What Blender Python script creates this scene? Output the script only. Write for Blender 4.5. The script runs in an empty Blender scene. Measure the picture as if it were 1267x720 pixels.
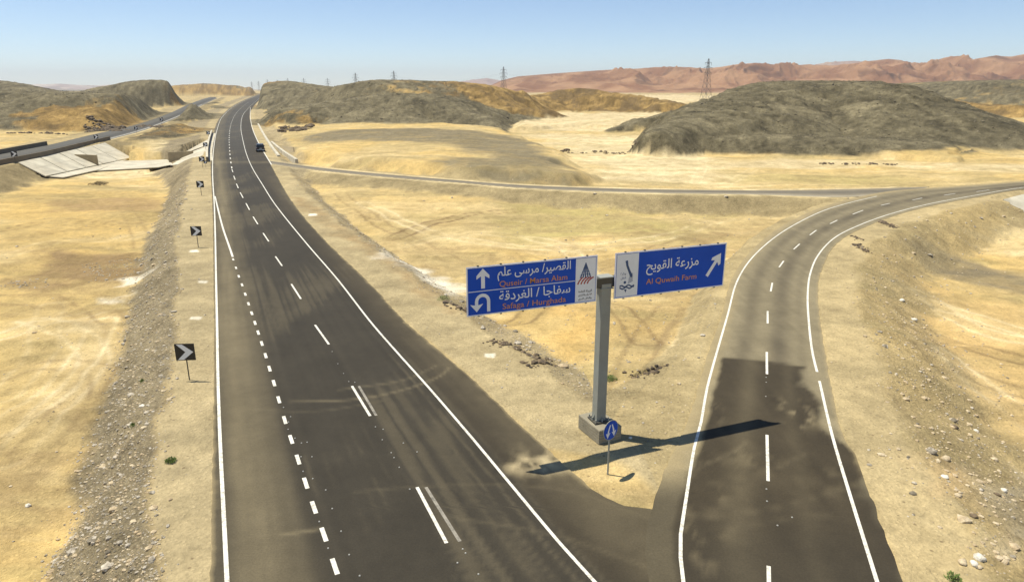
import bpy, bmesh, math, random
import numpy as np
from mathutils import Vector, Matrix

random.seed(7)
rng = np.random.default_rng(11)
S = bpy.context.scene
C = S.collection
R = math.radians

# ------------------------------------------------------------------ camera
CH = 14.5                      # drone height above the road, metres
PITCH = R(16.6)
FPX = 845.0                    # focal length in photograph pixels (1267 wide)
cam = bpy.data.cameras.new('camera')
cam.sensor_fit = 'HORIZONTAL'; cam.sensor_width = 36.0
cam.lens = 36.0 * FPX / 1267.0
cam.clip_start = 0.1; cam.clip_end = 30000
cam_o = bpy.data.objects.new('camera', cam); C.objects.link(cam_o)
cam_o.location = (0, 0, CH); cam_o.rotation_euler = (math.pi/2 - PITCH, 0, 0)
S.camera = cam_o

# ------------------------------------------------------------------ light
SUN = Vector((-0.36, 0.108, 1.0)).normalized()          # direction towards the sun
el = math.asin(SUN.z); az = math.atan2(SUN.x, SUN.y)   # azimuth clockwise from +Y
world = bpy.data.worlds.new('World'); S.world = world; world.use_nodes = True
wn = world.node_tree; wn.nodes.clear()
sky = wn.nodes.new('ShaderNodeTexSky'); sky.sky_type = 'NISHITA'; sky.sun_disc = False
sky.sun_elevation = el; sky.sun_rotation = az
sky.altitude = 3000; sky.air_density = 1.0; sky.dust_density = 0.1; sky.ozone_density = 2.0
bg = wn.nodes.new('ShaderNodeBackground'); bg.inputs['Strength'].default_value = 0.105
wo = wn.nodes.new('ShaderNodeOutputWorld')
wn.links.new(sky.outputs[0], bg.inputs[0]); wn.links.new(bg.outputs[0], wo.inputs[0])
sun = bpy.data.lights.new('sun', 'SUN'); sun.energy = 4.6; sun.angle = R(0.53); sun.color = (1.0, 0.935, 0.785)
sun_o = bpy.data.objects.new('sun', sun); C.objects.link(sun_o)
sun_o.rotation_euler = SUN.to_track_quat('Z', 'Y').to_euler()
sun_o.location = (0, 0, 60)
S.view_settings.view_transform = 'Standard'; S.view_settings.look = 'None'
S.view_settings.exposure = 0.40; S.view_settings.gamma = 1.0
HAZE_DENSITY = 0.000095

# ------------------------------------------------------------------ geometry of the place
cP, sP = math.cos(PITCH), math.sin(PITCH)
def ray(px, py):
    u = (px - 633.5)/FPX; v = (360 - py)/FPX
    return np.array([u, cP + v*sP, -sP + v*cP])
def G(px, py, z=0.0):
    """where the sight line meets the level z"""
    d = ray(px, py); return d*((z - CH)/d[2]) + np.array([0, 0, CH])
def A(px, py, D):
    """point on the sight line at horizontal forward distance D"""
    d = ray(px, py); return d*(D/d[1]) + np.array([0, 0, CH])

def catmull(P, n_per=8):
    P = np.asarray(P, float); Q = [P[0]*2 - P[1]] + list(P) + [P[-1]*2 - P[-2]]
    out = []
    for i in range(1, len(Q) - 2):
        p0, p1, p2, p3 = Q[i-1], Q[i], Q[i+1], Q[i+2]
        d1 = max(np.linalg.norm(p1-p0), 1e-6)**.5; d2 = max(np.linalg.norm(p2-p1), 1e-6)**.5; d3 = max(np.linalg.norm(p3-p2), 1e-6)**.5
        m1 = (p2-p1)/d2 - (p2-p0)/(d1+d2) + (p1-p0)/d1
        m2 = (p3-p2)/d3 - (p3-p1)/(d2+d3) + (p2-p1)/d2
        m1 = m1*d2; m2 = m2*d2
        for k in range(n_per):
            t = k/n_per
            out.append((2*t**3-3*t*t+1)*p1 + (t**3-2*t*t+t)*m1 + (-2*t**3+3*t*t)*p2 + (t**3-t*t)*m2)
    out.append(Q[-2]); return np.array(out)
def resample(P, n=None, step=None, key=None):
    d = np.r_[0, np.cumsum(np.linalg.norm(np.diff(P[:, :2], axis=0), axis=1))] if key is None else key
    if n is None: n = max(2, int(d[-1]/step))
    s = np.linspace(d[0], d[-1], n)
    return np.column_stack([np.interp(s, d, P[:, k]) for k in range(P.shape[1])])
def seg_dist(X, Y, P):
    """distance to polyline P (n,2+), parameter (float index) and side (+1 = left of its direction)"""
    best = np.full(X.shape, 1e18); tt = np.zeros(X.shape); side = np.ones(X.shape)
    for i in range(len(P) - 1):
        ax, ay = P[i][0], P[i][1]; bx, by = P[i+1][0]-ax, P[i+1][1]-ay
        L = bx*bx + by*by + 1e-12
        t = np.clip(((X-ax)*bx + (Y-ay)*by)/L, 0, 1)
        dx = X - ax - t*bx; dy = Y - ay - t*by
        d = dx*dx + dy*dy
        m = d < best
        best = np.where(m, d, best); tt = np.where(m, i + t, tt)
        side = np.where(m, (bx*dy - by*dx)/(math.sqrt(L)*np.sqrt(d) + 1e-9), side)
    return np.sqrt(best), tt, side
def poly_sd(X, Y, P):
    """signed distance to a polygon, negative inside"""
    P = np.asarray(P)[:, :2]
    d, _, _ = seg_dist(X, Y, np.vstack([P, P[:1]]))
    ins = np.zeros(X.shape, bool); n = len(P); j = n - 1
    for i in range(n):
        xi, yi, xj, yj = P[i][0], P[i][1], P[j][0], P[j][1]
        c = ((yi > Y) != (yj > Y)) & (X < (xj - xi)*(Y - yi)/(yj - yi + 1e-12) + xi)
        ins ^= c; j = i
    return np.where(ins, -d, d)
def sstep(a, b, x):
    t = np.clip((x - a)/(b - a), 0, 1); return t*t*(3 - 2*t)

def _h(ix, iy, s):
    n = (ix*374761393 + iy*668265263 + s*1274126177) & 0xFFFFFFFF
    n = ((n ^ (n >> 13))*1274126177) & 0xFFFFFFFF
    return ((n ^ (n >> 16)) & 0xFFFF)/65535.0
def vnoise(x, y, s=0):
    ix = np.floor(x).astype(np.int64); iy = np.floor(y).astype(np.int64)
    fx = x - ix; fy = y - iy; fx = fx*fx*fx*(fx*(fx*6-15)+10); fy = fy*fy*fy*(fy*(fy*6-15)+10)
    a = _h(ix, iy, s); b = _h(ix+1, iy, s); c = _h(ix, iy+1, s); d = _h(ix+1, iy+1, s)
    return (a + (b-a)*fx + (c-a)*fy + (a-b-c+d)*fx*fy)*2 - 1
def fbm(x, y, o=4, s=0, g=0.5):
    r = 0; a = 1; t = 0
    for k in range(o):
        r = r + a*vnoise(x, y, s + k*17); t += a; a *= g
        x, y = 1.63*x + 1.17*y + 3.1, -1.17*x + 1.63*y + 7.7
    return r/t
def ridged(x, y, o=4, s=0):
    r = 0; a = 1; t = 0
    for k in range(o):
        r = r + a*(1 - np.abs(vnoise(x, y, s + k*31))*2); t += a; a *= .5
        x, y = 1.63*x + 1.17*y + 3.1, -1.17*x + 1.63*y + 7.7
    return r/t

# ------------------------------------------------------------------ road edges (surveyed from the photograph, lying on z = 0)
def ext(P, back=None):
    return P
ML = [(257,800),(260,720),(262,640),(263.5,560),(264.5,470),(264.5,400),(264,330),(263.5,290),(262.5,250),(261,220),(260.5,200),(261,180),(264.5,162),(272,146),(287,132),(303,123.5),(318,117.5),(330,114)]
MR = [(905,860),(860,720),(846,645),(806,629.5),(779,627),(744,612),(705,582),(673,551),(638,520),(589,473),(543,433),(504,400),(457,350),(398,293),(362,250),(340,213),(329,193),(319.5,176.4),(312.5,161),(309,146),(311,136),(318,127),(326,119.5),(335,115)]
RL = [(815,800),(803,720),(799,672),(807,628),(823,580),(842,541),(857,503),(869,460),(880,425),(893,390),(904,348),(921,320),(951,291),(983,271),(1015,257),(1045,248),(1075,241),(1110,235.7),(1180,231),(1267,224.6),(1400,214),(1700,196)]
RR = [(1140,800),(1117,720),(1084,631),(1059,567),(1042,534.8),(1027,470),(1020,430),(1015,400),(1012,354.5),(1017,333),(1030,307),(1048,292),(1075,279),(1106,267.5),(1150,255.5),(1210,244),(1267,234.4),(1400,221.5),(1700,200)]
CT = [(300,195.5),(333,199),(383,206),(466.7,214.7),(550,221.7),(640,228.6),(766,233.3),(940,235.5),(1060,233.8),(1150,231)]
CB = [(310,199),(345,204.3),(411,212.8),(494,220.6),(577.8,227),(640,232.2),(767,237.8),(940,241),(1035,244),(1120,240)]
LF = [(-500,285),(-150,220),(0,191),(58,180),(111,167.5),(166.7,155),(208,141),(232,130),(250,123.2),(264,119.4)]
LN = [(-500,310),(-150,238),(0,204),(55.6,192.5),(136,173),(180.6,160.6),(222,144.8),(236,138),(251,130.4),(269,121.8)]
def edge(L, n=10): return catmull([G(x, y)[:2] for x, y in L], n)
def ykey(P, ys): 
    o = np.argsort(P[:, 1]); return np.interp(ys, P[o, 1], P[o, 0])
def road_main():
    l, r = edge(ML), edge(MR)
    a, b = max(l[:, 1].min(), r[:, 1].min()), min(l[:, 1].max(), r[:, 1].max())
    ys = np.r_[np.linspace(3, a, 6)[:-1], np.exp(np.linspace(math.log(a), math.log(b), 620))]
    yy = np.clip(ys, a, None)
    return np.column_stack([ykey(l, yy) , ys]), np.column_stack([ykey(r, yy), ys])
def road_pair(Lp, Rp, n):
    l, r = resample(edge(Lp), n), resample(edge(Rp), n); return l, r
ROADS = {
    'main': (*road_main(), 0.0),
    'ramp': (*road_pair(RL, RR, 620), 0.006),
    'cross': (*road_pair(CT, CB, 300), -0.008),
    'left': (*road_pair(LF, LN, 220), 0.0),
}
# embankment (shoulder, slope) for the left-hand and right-hand side of the direction of travel
BANK = {'main': ((2.3, 3.6), (3.9, 2.6)), 'ramp': ((1.0, 1.6), (2.9, 5.6)), 'cross': ((1.4, 4.0), (1.4, 4.5)), 'left': ((2.5, 9.0), (1.2, 7.5))}
CLINE = {}
for k, (l, r, z) in ROADS.items():
    c = (l + r)/2; w = np.linalg.norm(l - r, axis=1)/2
    # thin the centre line out for the distance test
    idx = np.unique(np.r_[np.linspace(0, len(c)-1, 46).astype(int)])
    # true half width = perpendicular to the local direction
    t = np.gradient(c, axis=0); t /= np.linalg.norm(t, axis=1)[:, None] + 1e-9
    wp = np.abs((l - r)[:, 0]*t[:, 1] - (l - r)[:, 1]*t[:, 0])/2
    if k == 'main': wp = np.minimum(wp, 9.0)
    CLINE[k] = (c[idx], wp[idx])

# ------------------------------------------------------------------ concrete slabs (the ground is kept below them)
def V(px, py, z): return G(px, py, z)
SLABS = {
  'apron_left': [V(22,201,0.0), V(130,176.5,0.0), V(163,195,-3.6), V(56,218,-2.55)],
  'toe_slab': [V(56,218,-2.75), V(163,195,-3.75), V(124,209.7,-3.4), V(78,219.3,-2.9)],
  'channel_floor': [V(112,211.5,-3.45), V(128,200,-3.5), V(207,197.5,-3.5), V(214,203.5,-3.5), V(196,207,-3.5)],
  'wing_low': [V(210,203.5,-3.3), V(231,204,-2.5), V(258,187.5,-.35), V(259.5,179,-0.35), V(236,189.5,-2.2)],
  'wing_high': [V(230,185.5,-1.6), V(237,189,-2.2), V(258,178,-0.35), V(256.5,173.5,-0.35)],
  'apron_right': [V(1241,246.5,-0.15), V(1330,224.5,-0.15), V(1400,252,-2.8), V(1290,279,-2.8)],
}
def plane_of(P):
    P = np.array(P); c = P.mean(0); u, s, vt = np.linalg.svd(P - c); n = vt[2]
    return c, n

# ------------------------------------------------------------------ terrain
def W(px, D): return ((px - 633.5)/FPX*D*0.97, D)
# (px, distance, level) : the broad lie of the land, blended in azimuth / log distance
BASE = [(-300,20,-2.4),(60,20,-2.3),(60,35,-2.2),(60,60,-2.2),(60,90,-2.2),(-100,110,-2.4),(60,130,-2.7),(120,140,-3.1),(180,150,-3.5),(90,150,-3.0),(160,170,-3.6),(230,170,-3.7),
        (-200,150,-2.6),(0,230,-1),(210,230,-1.2),(250,400,-.5),(0,400,0),(300,800,0),(200,900,0),
        (560,45,-1.2),(560,65,-1.4),(700,40,-.7),(790,30,-.2),(700,75,-1.7),(900,85,-1.9),(480,85,-1.5),(420,130,-1.6),(800,60,-1.2),
        (480,130,-.6),(600,125,-.8),(760,125,-2.0),(850,140,-2.4),(780,190,-2.2),(700,230,-2.2),(1000,125,-1.8),(1200,130,-1.7),(500,220,0),(780,300,-1.5),(860,400,-1),
        (1150,25,-1.2),(1230,25,-1.7),(1250,45,-2.3),(1150,60,-2.4),(1300,60,-2.7),(1250,85,-3.0),(1500,60,-3),(1150,45,-2.0),
        (1250,200,-1.5),(1400,160,-1.5),(900,700,0),(600,900,0),(1200,900,0),(900,2000,-2),(300,2000,0),(0,1500,0),(1500,500,0),(-600,400,0),(-700,60,-2),(1900,60,-3),(600,9000,-20),(-600,9000,-20),(1900,9000,-20)]
BX = np.array([(math.atan((a-633.5)/FPX)*1.6, math.log(b), c) for a, b, c in BASE])
def base_level(X, Y):
    r = np.hypot(X, Y); th = np.arctan2(X, np.maximum(Y, 1e-3)); th = np.clip(np.where(Y <= 0, np.sign(X)*1.4, th), -1.4, 1.4)*1.6; lr = np.log(np.maximum(r, 8))
    num = 0; den = 0
    for a, b, c in BX:
        w = 1.0/((th-a)**2 + 0.8*(lr-b)**2 + 0.004)**2; num = num + w*c; den = den + w
    return num/den

# ridges: list of (px, py, distance, front width, back width, ochre 0..1) crest points ; power of the flank ; name
RIDGES = [
 ('mid_far', 1.3, [(334,119,600,12,12,1),(343,103.5,570,34,22,.9),(352,100,560,62,60,.3),(380,104,540,70,80,.1),(415,108,520,60,80,.2),(432,112,500,60,80,.2)]),
 ('mid_mesa', 1.25, [(436,104,400,80,80,0),(460,99,410,95,80,.32),(500,99.3,420,95,90,.38),(535,100.5,430,80,90,.5),(560,101,430,80,90,.6),(590,103,430,80,80,.85),(610,107,430,70,70,1),(628,114,425,45,40,1),(642,122,420,25,25,1)]),
 ('mid_cone', 1.15, [(340,150,275,14,10,.9),(356,140,280,26,20,.5),(400,128,300,48,60,0),(450,119,312,60,70,0),(500,116,318,66,70,0),(540,118.5,312,62,70,0),(572,130,296,46,22,0),(600,146,275,26,12,0),(620,160,255,10,6,0)]),
 ('right_main', 1.75, [(822,163,170,8,8,0),(842,149,190,20,13,0),(868,132,215,44,20,0),(898,114,247,66,12,0),(930,103.5,270,84,8,0),(965,100.5,280,100,10,0),(1000,100,285,110,14,0),(1050,100.5,285,112,26,0),(1076,103,274,52,18,0),(1100,116,250,38,10,0),(1122,135,228,30,8,0),(1156,158,203,20,6,0),(1205,184,180,9,5,.1)]),
 ('right_low', 1.2, [(880,170,180,8,6,0),(960,168,184,18,20,.0),(1050,171,180,16,30,0),(1140,177,176,14,30,.1),(1190,190,168,6,6,.1)]),
 ('right_far', 1.5, [(1120,103,640,90,100,.2),(1165,101,630,100,100,.3),(1200,100,600,120,100,.2),(1240,99,570,120,100,.1),(1300,98,540,110,100,.3),(1420,96,520,120,100,0),(1600,98,520,130,100,0)]),
 ('right_valley', 1.2, [(1128,112,420,30,30,1),(1165,121,400,30,30,1),(1205,128,380,26,30,1),(1250,131,360,26,30,1),(1320,128,350,30,40,1)]),
 ('ochre_mid', 1.1, [(636,121,470,35,60,1),(668,117,500,40,60,1),(700,110.5,520,50,60,1),(722,109.5,520,50,60,.8),(746,113.5,505,50,60,1),(776,118,480,40,60,1),(802,121.5,465,30,50,1),(829,128,440,14,30,1)]),
 ('ochre_small', 1.1, [(600,133,350,20,30,1),(640,133,350,14,30,1),(664,136,340,8,20,.8)]),
 ('left_dark', 1.25, [(128,113,620,40,80,0),(146,105,600,70,90,0),(166,100.5,590,75,80,0),(190,98.8,585,60,60,0),(207,100.5,580,32,30,.1),(215,106,575,14,12,.9)]),
 ('left_ochre', 1.1, [(205,110,1200,160,120,1),(228,105.2,1400,260,150,.75),(250,103.5,1500,280,150,.5),(278,104.5,1500,240,150,.6),(296,106.3,1500,160,120,.9),(309,110.5,1500,80,80,1)]),
 ('left_edge', 1.2, [(-180,92,700,130,100,0),(-60,97,660,120,100,0),(-20,98,650,110,100,0),(0,100.5,630,100,90,0),(20,105.5,610,60,80,0),(44,113,590,30,60,0)]),
 ('left_plateau', 1.6, [(-260,112,330,90,100,0),(-80,112.5,335,88,100,0),(0,112,335,92,100,.0),(50,112.5,330,88,100,.1),(95,114,322,80,90,.0),(128,116,316,70,80,.1),(158,124,305,30,12,.6),(172,134,292,8,5,1)]),
 ('left_front', 1.3, [(-60,148,262,20,10,.1),(0,147,262,20,10,.15),(36,146,262,20,12,.5),(60,140,268,24,20,1),(90,134,275,30,30,1),(120,135,272,28,30,1),(152,145,262,14,12,1),(172,153,258,6,6,1)]),
 ('median_mound', 1.2, [(176,171,203,9,8,.5),(200,160,228,14,9,.5),(220,153.5,250,16,10,.6),(236,151.5,260,14,8,.7),(246,154,260,5,5,.7)]),
]
RW = []
for name, pw, pts in RIDGES:
    P = np.array([[*A(px, py, D), wf, wb, oc] for px, py, D, wf, wb, oc in pts])
    RW.append((name, pw, resample(catmull(P, 4), len(pts)*3)))
# raised flats: polygon, lift, edge softness
PLATEAUS = [
 ([G(*p, -.5)[:2] for p in [(330,168),(345,150),(500,158),(622,162),(652,172),(690,192),(712,208),(728,224),(660,226),(560,219),(440,208),(370,192)]], 2.0, 5.0),
 ([G(*p, -1.5)[:2] for p in [(640,162),(700,158),(790,160),(800,152),(700,140),(640,146)]], 1.3, 2.5),
 ([G(*p, -1.5)[:2] for p in [(900,186),(960,190),(1040,193),(1130,197),(1190,201),(1180,190),(1000,180),(880,172)]], 1.0, 1.6),
]
PITS = [  # eroded gullies: polyline, width, depth
 ([G(*p, -.6)[:2] for p in [(606,434),(622,436),(640,441),(652,448),(664,452),(684,461)]], .42, .55),
 ([G(*p, -.6)[:2] for p in [(648,462),(660,464),(668,458)]], .3, .4),
 ([G(*p, -.9)[:2] for p in [(553,389),(566,394),(580,399)]], .4, .4),
 ([G(*p, -2.5)[:2] for p in [(1075,296),(1088,302),(1104,310)]], .4, .5),
 ([G(*p, -2.5)[:2] for p in [(1052,322),(1062,327)]], .3, .4),
 ([G(*p, -2.5)[:2] for p in [(1054,333),(1068,344)]], .3, .4),
 ([G(*p, -.4)[:2] for p in [(784,472),(806,466),(822,458)]], .3, .22),
]
def terrain(X, Y, full=False):
    X = np.asarray(X, float); Y = np.asarray(Y, float)
    r = np.hypot(X, Y)
    z = base_level(X, Y)
    far = sstep(60, 250, r)
    z += fbm(X/38, Y/38, 4, 3)*(.35 + .9*far) + fbm(X/6, Y/6, 4, 9)*.26
    z += fbm(X/1.3, Y/1.3, 3, 21)*.035*(1 - sstep(60, 140, r))
    # wavy ground moved by machines on the flats
    z += ridged(X/3.2 + fbm(X/9, Y/9, 2, 44)*1.5, Y/1.4, 3, 43)*.07*(1 - sstep(50, 110, r))*sstep(-.1, .3, fbm(X/13, Y/13, 3, 47))
    z += ridged(X/9 + 5, Y/4.5, 3, 40)*.26*(1 - sstep(80, 160, r))
    wx = X + fbm(X/22, Y/22, 3, 51)*4*far; wy = Y + fbm(X/22, Y/22, 3, 77)*4*far
    och = np.zeros(X.shape); hill = np.zeros(X.shape); strk = np.zeros(X.shape)
    for poly, lift, soft in PLATEAUS:
        P = np.array(poly); m = (X > P[:,0].min()-20) & (X < P[:,0].max()+20) & (Y > P[:,1].min()-20) & (Y < P[:,1].max()+20)
        if m.any():
            ux = X[m] + fbm(X[m]/9, Y[m]/9, 3, 5)*4; uy = Y[m] + fbm(X[m]/9, Y[m]/9, 3, 6)*4
            z[m] += lift*(1 - sstep(-soft*.5, soft*.5, poly_sd(ux, uy, P)))
    for name, pw, P in RW:
        Wm = P[:, 3:5].max() + 14
        m = (wx > P[:,0].min()-Wm) & (wx < P[:,0].max()+Wm) & (wy > P[:,1].min()-Wm) & (wy < P[:,1].max()+Wm)
        if not m.any(): continue
        x, y = wx[m], wy[m]
        tl = np.cumsum(np.r_[0, np.linalg.norm(np.diff(P[:, :2], axis=0), axis=1)])
        best = np.full(x.shape, -1.0); zc = np.zeros(x.shape); q = np.ones(x.shape)*9; oc = np.zeros(x.shape); al = np.zeros(x.shape); side = np.ones(x.shape)
        for i in range(len(P) - 1):
            bx, by = P[i+1][0]-P[i][0], P[i+1][1]-P[i][1]; L = bx*bx + by*by + 1e-9
            tr = ((x-P[i][0])*bx + (y-P[i][1])*by)/L; tt = np.clip(tr, 0, 1); perp = (bx*(y-P[i][1]) - by*(x-P[i][0]))/math.sqrt(L)
            par = (tr - tt)*math.sqrt(L)*2.3; d = np.sqrt(perp*perp + par*par); sd_ = perp/(d + 1e-9)
            lr_ = lambda c: P[i][c] + (P[i+1][c]-P[i][c])*tt
            w = lr_(3) + (lr_(4) - lr_(3))*sstep(-.5, .5, sd_); qq = d/np.maximum(w, 2); h_ = lr_(2)*np.clip(1 - np.clip(qq, 0, 1)**pw, 0, 1)
            b_ = (h_ > best) & (qq < 1.0)
            best = np.where(b_, h_, best); zc = np.where(b_, lr_(2), zc); q = np.where(b_, qq, q); oc = np.where(b_, lr_(5), oc); al = np.where(b_, tl[i] + (tl[i+1]-tl[i])*tt, al); side = np.where(b_, sd_, side)
        g = fbm(x/7, y/7, 3, 61)
        prof = np.clip(1 - np.clip(q, 0, 1)**pw, 0, 1); prof = prof*prof*(3-2*prof)*.35 + prof*.65
        rug = np.where(oc > .5, 2.6, .55)
        zz = zc*prof + (ridged(x/24, y/24, 4, 83)*1.6*rug + g*.5*rug + fbm(x/2.6, y/2.6, 3, 65)*.9 + np.abs(vnoise(x/4.2, y/4.2, 66))*.7)*prof*np.clip(zc/9, .04, 1)*np.clip(q*2.5, .12, 1)
        # gullies running down the flank
        al = al + fbm(x/18, y/18, 3, 8)*5
        inner = 1 - sstep(.0, .5, 1 - np.abs(side))
        gl = np.abs(vnoise(al/9, q*1.2, 90)) + .6*np.abs(vnoise(al/3.6, q*2.5, 91))
        zz -= gl*.95*np.clip(q*1.4, 0, 1)*prof*1.6*np.clip(zc/10, .1, 1)*inner*np.where(oc > .5, 1.6, .8)
        sk = (vnoise(al/2.2, q*3, 92) + .7*vnoise(al/.9, q*6, 93))*inner
        zb = z[m]; znew = np.where(prof > 0, np.maximum(zb, zz + zb*(1-prof)), zb)
        dif = znew - zb
        h = np.clip(dif/1.0, 0, 1)
        z[m] = znew; strk[m] = strk[m]*(1-h) + sk*h
        och[m] = och[m]*(1-h) + oc*h; hill[m] = np.maximum(hill[m], h)
    for P, w, dep in PITS:
        P = np.array(P); m = (X > P[:,0].min()-3) & (X < P[:,0].max()+3) & (Y > P[:,1].min()-3) & (Y < P[:,1].max()+3)
        if m.any():
            x = X[m] + fbm(X[m]*1.3, Y[m]*1.3, 3, 4)*.5; y = Y[m] + fbm(X[m]*1.3, Y[m]*1.3, 3, 14)*.5
            d, t, sd = seg_dist(x, y, P); z[m] -= dep*(1 - sstep(w*.4, w, d))
    # roads and their embankments
    wmax = np.zeros(X.shape); dmin = np.full(X.shape, 1e9); info = {}
    for k in ('cross', 'left', 'main', 'ramp'):
        cl, hw = CLINE[k]
        d, t, side = seg_dist(X, Y, cl)
        de = d - np.interp(t, np.arange(len(hw)), hw)
        (sl, wl), (sr, wr) = BANK[k]
        if k == 'main':
            sl_ = sl + np.clip((Y-40)/30, 0, 1)*1.2; wl_ = wl + np.clip((Y-120)/40, 0, 1)*6
            sr_ = sr - np.clip((Y-45)/60, 0, 1)*1.2; wr_ = wr + np.clip((Y-120)/40, 0, 1)*3
            if True: sr_ = np.where(Y < 30, 6, sr_)
        else:
            sl_, wl_, sr_, wr_ = sl, wl, sr, wr
            if k == 'ramp': sl_ = sl + 2.5*(1 - sstep(24, 40, Y)); 
        s_ = np.where(side > 0, sl_, sr_); w_ = np.where(side > 0, wl_, wr_)
        wob = fbm(X/3.1, Y/3.1, 3, 33)*.6
        dd = de + wob*sstep(.3, 2.0, de)
        wgt = 1 - np.clip((dd - s_)/w_, 0, 1); wgt = wgt*.6 + wgt*wgt*(3-2*wgt)*.4
        info[k] = (de, side, dd, s_, w_)
        wmax = np.maximum(wmax, wgt); dmin = np.minimum(dmin, de)
    zr = fbm(X/.9, Y/.9, 3, 71)*.03*sstep(.2, 1.2, dmin)*(1 - sstep(60, 120, r)) - .012
    z = z*(1-wmax) + zr*wmax
    # the sheet dips below the carriageways
    dip = (.05 + r*.0012)
    z = np.where(dmin < 0, -dip*sstep(0, .5 + r*.003, -dmin) - .02, z)
    # keep below the concrete
    for n_, P in SLABS.items():
        P = np.array(P); c, n = plane_of(P)
        m = (X > P[:,0].min()-2) & (X < P[:,0].max()+2) & (Y > P[:,1].min()-2) & (Y < P[:,1].max()+2)
        if m.any():
            zp = c[2] - (n[0]*(X[m]-c[0]) + n[1]*(Y[m]-c[1]))/n[2]
            sd = poly_sd(X[m], Y[m], P[:, :2])
            z[m] = np.where(sd < 1.4, zp - (.9 if 'wing' in n_ else .36), z[m])
    info['streak'] = strk
    for n_ in ('wing_low', 'wing_high'):
        P = np.array(SLABS[n_]); c, n = plane_of(P); m = (np.abs(X - c[0]) < 30) & (np.abs(Y - c[1]) < 30)
        if m.any():
            zp = c[2] - (n[0]*(X[m]-c[0]) + n[1]*(Y[m]-c[1]))/n[2]; sd = poly_sd(X[m], Y[m], P[:, :2]); u = (sd > 1.4) & (sd < 9) & (X[m] > -84.5) & (dmin[m] > 1.6)
            z[m] = np.where(u, np.minimum(z[m], zp + .12*(sd - 1.4) - .08), z[m])
    if full: return z, och, hill, info, dmin, wmax
    return z
def tz(x, y): return float(terrain(np.array([x]), np.array([y]))[0])

# ------------------------------------------------------------------ colour of the ground
SAND = np.array([.46, .35, .165]); TAN = np.array([.36, .285, .150]); OCH = np.array([.48, .335, .125]); PALE = np.array([.56, .455, .26])
GRAVEL = np.array([.26, .213, .130]); DARK = np.array([.142, .121, .072]); OROCK = np.array([.25, .165, .060]); WHITE = np.array([.72, .66, .52]); OLIVE = np.array([.26, .21, .085]); BROWN = np.array([.18, .125, .060])
def mix(a, b, t): return a*(1 - t[:, None]) + b*t[:, None]
def P2(L, z=0): return np.array([G(x, y, z)[:2] for x, y in L])
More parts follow.
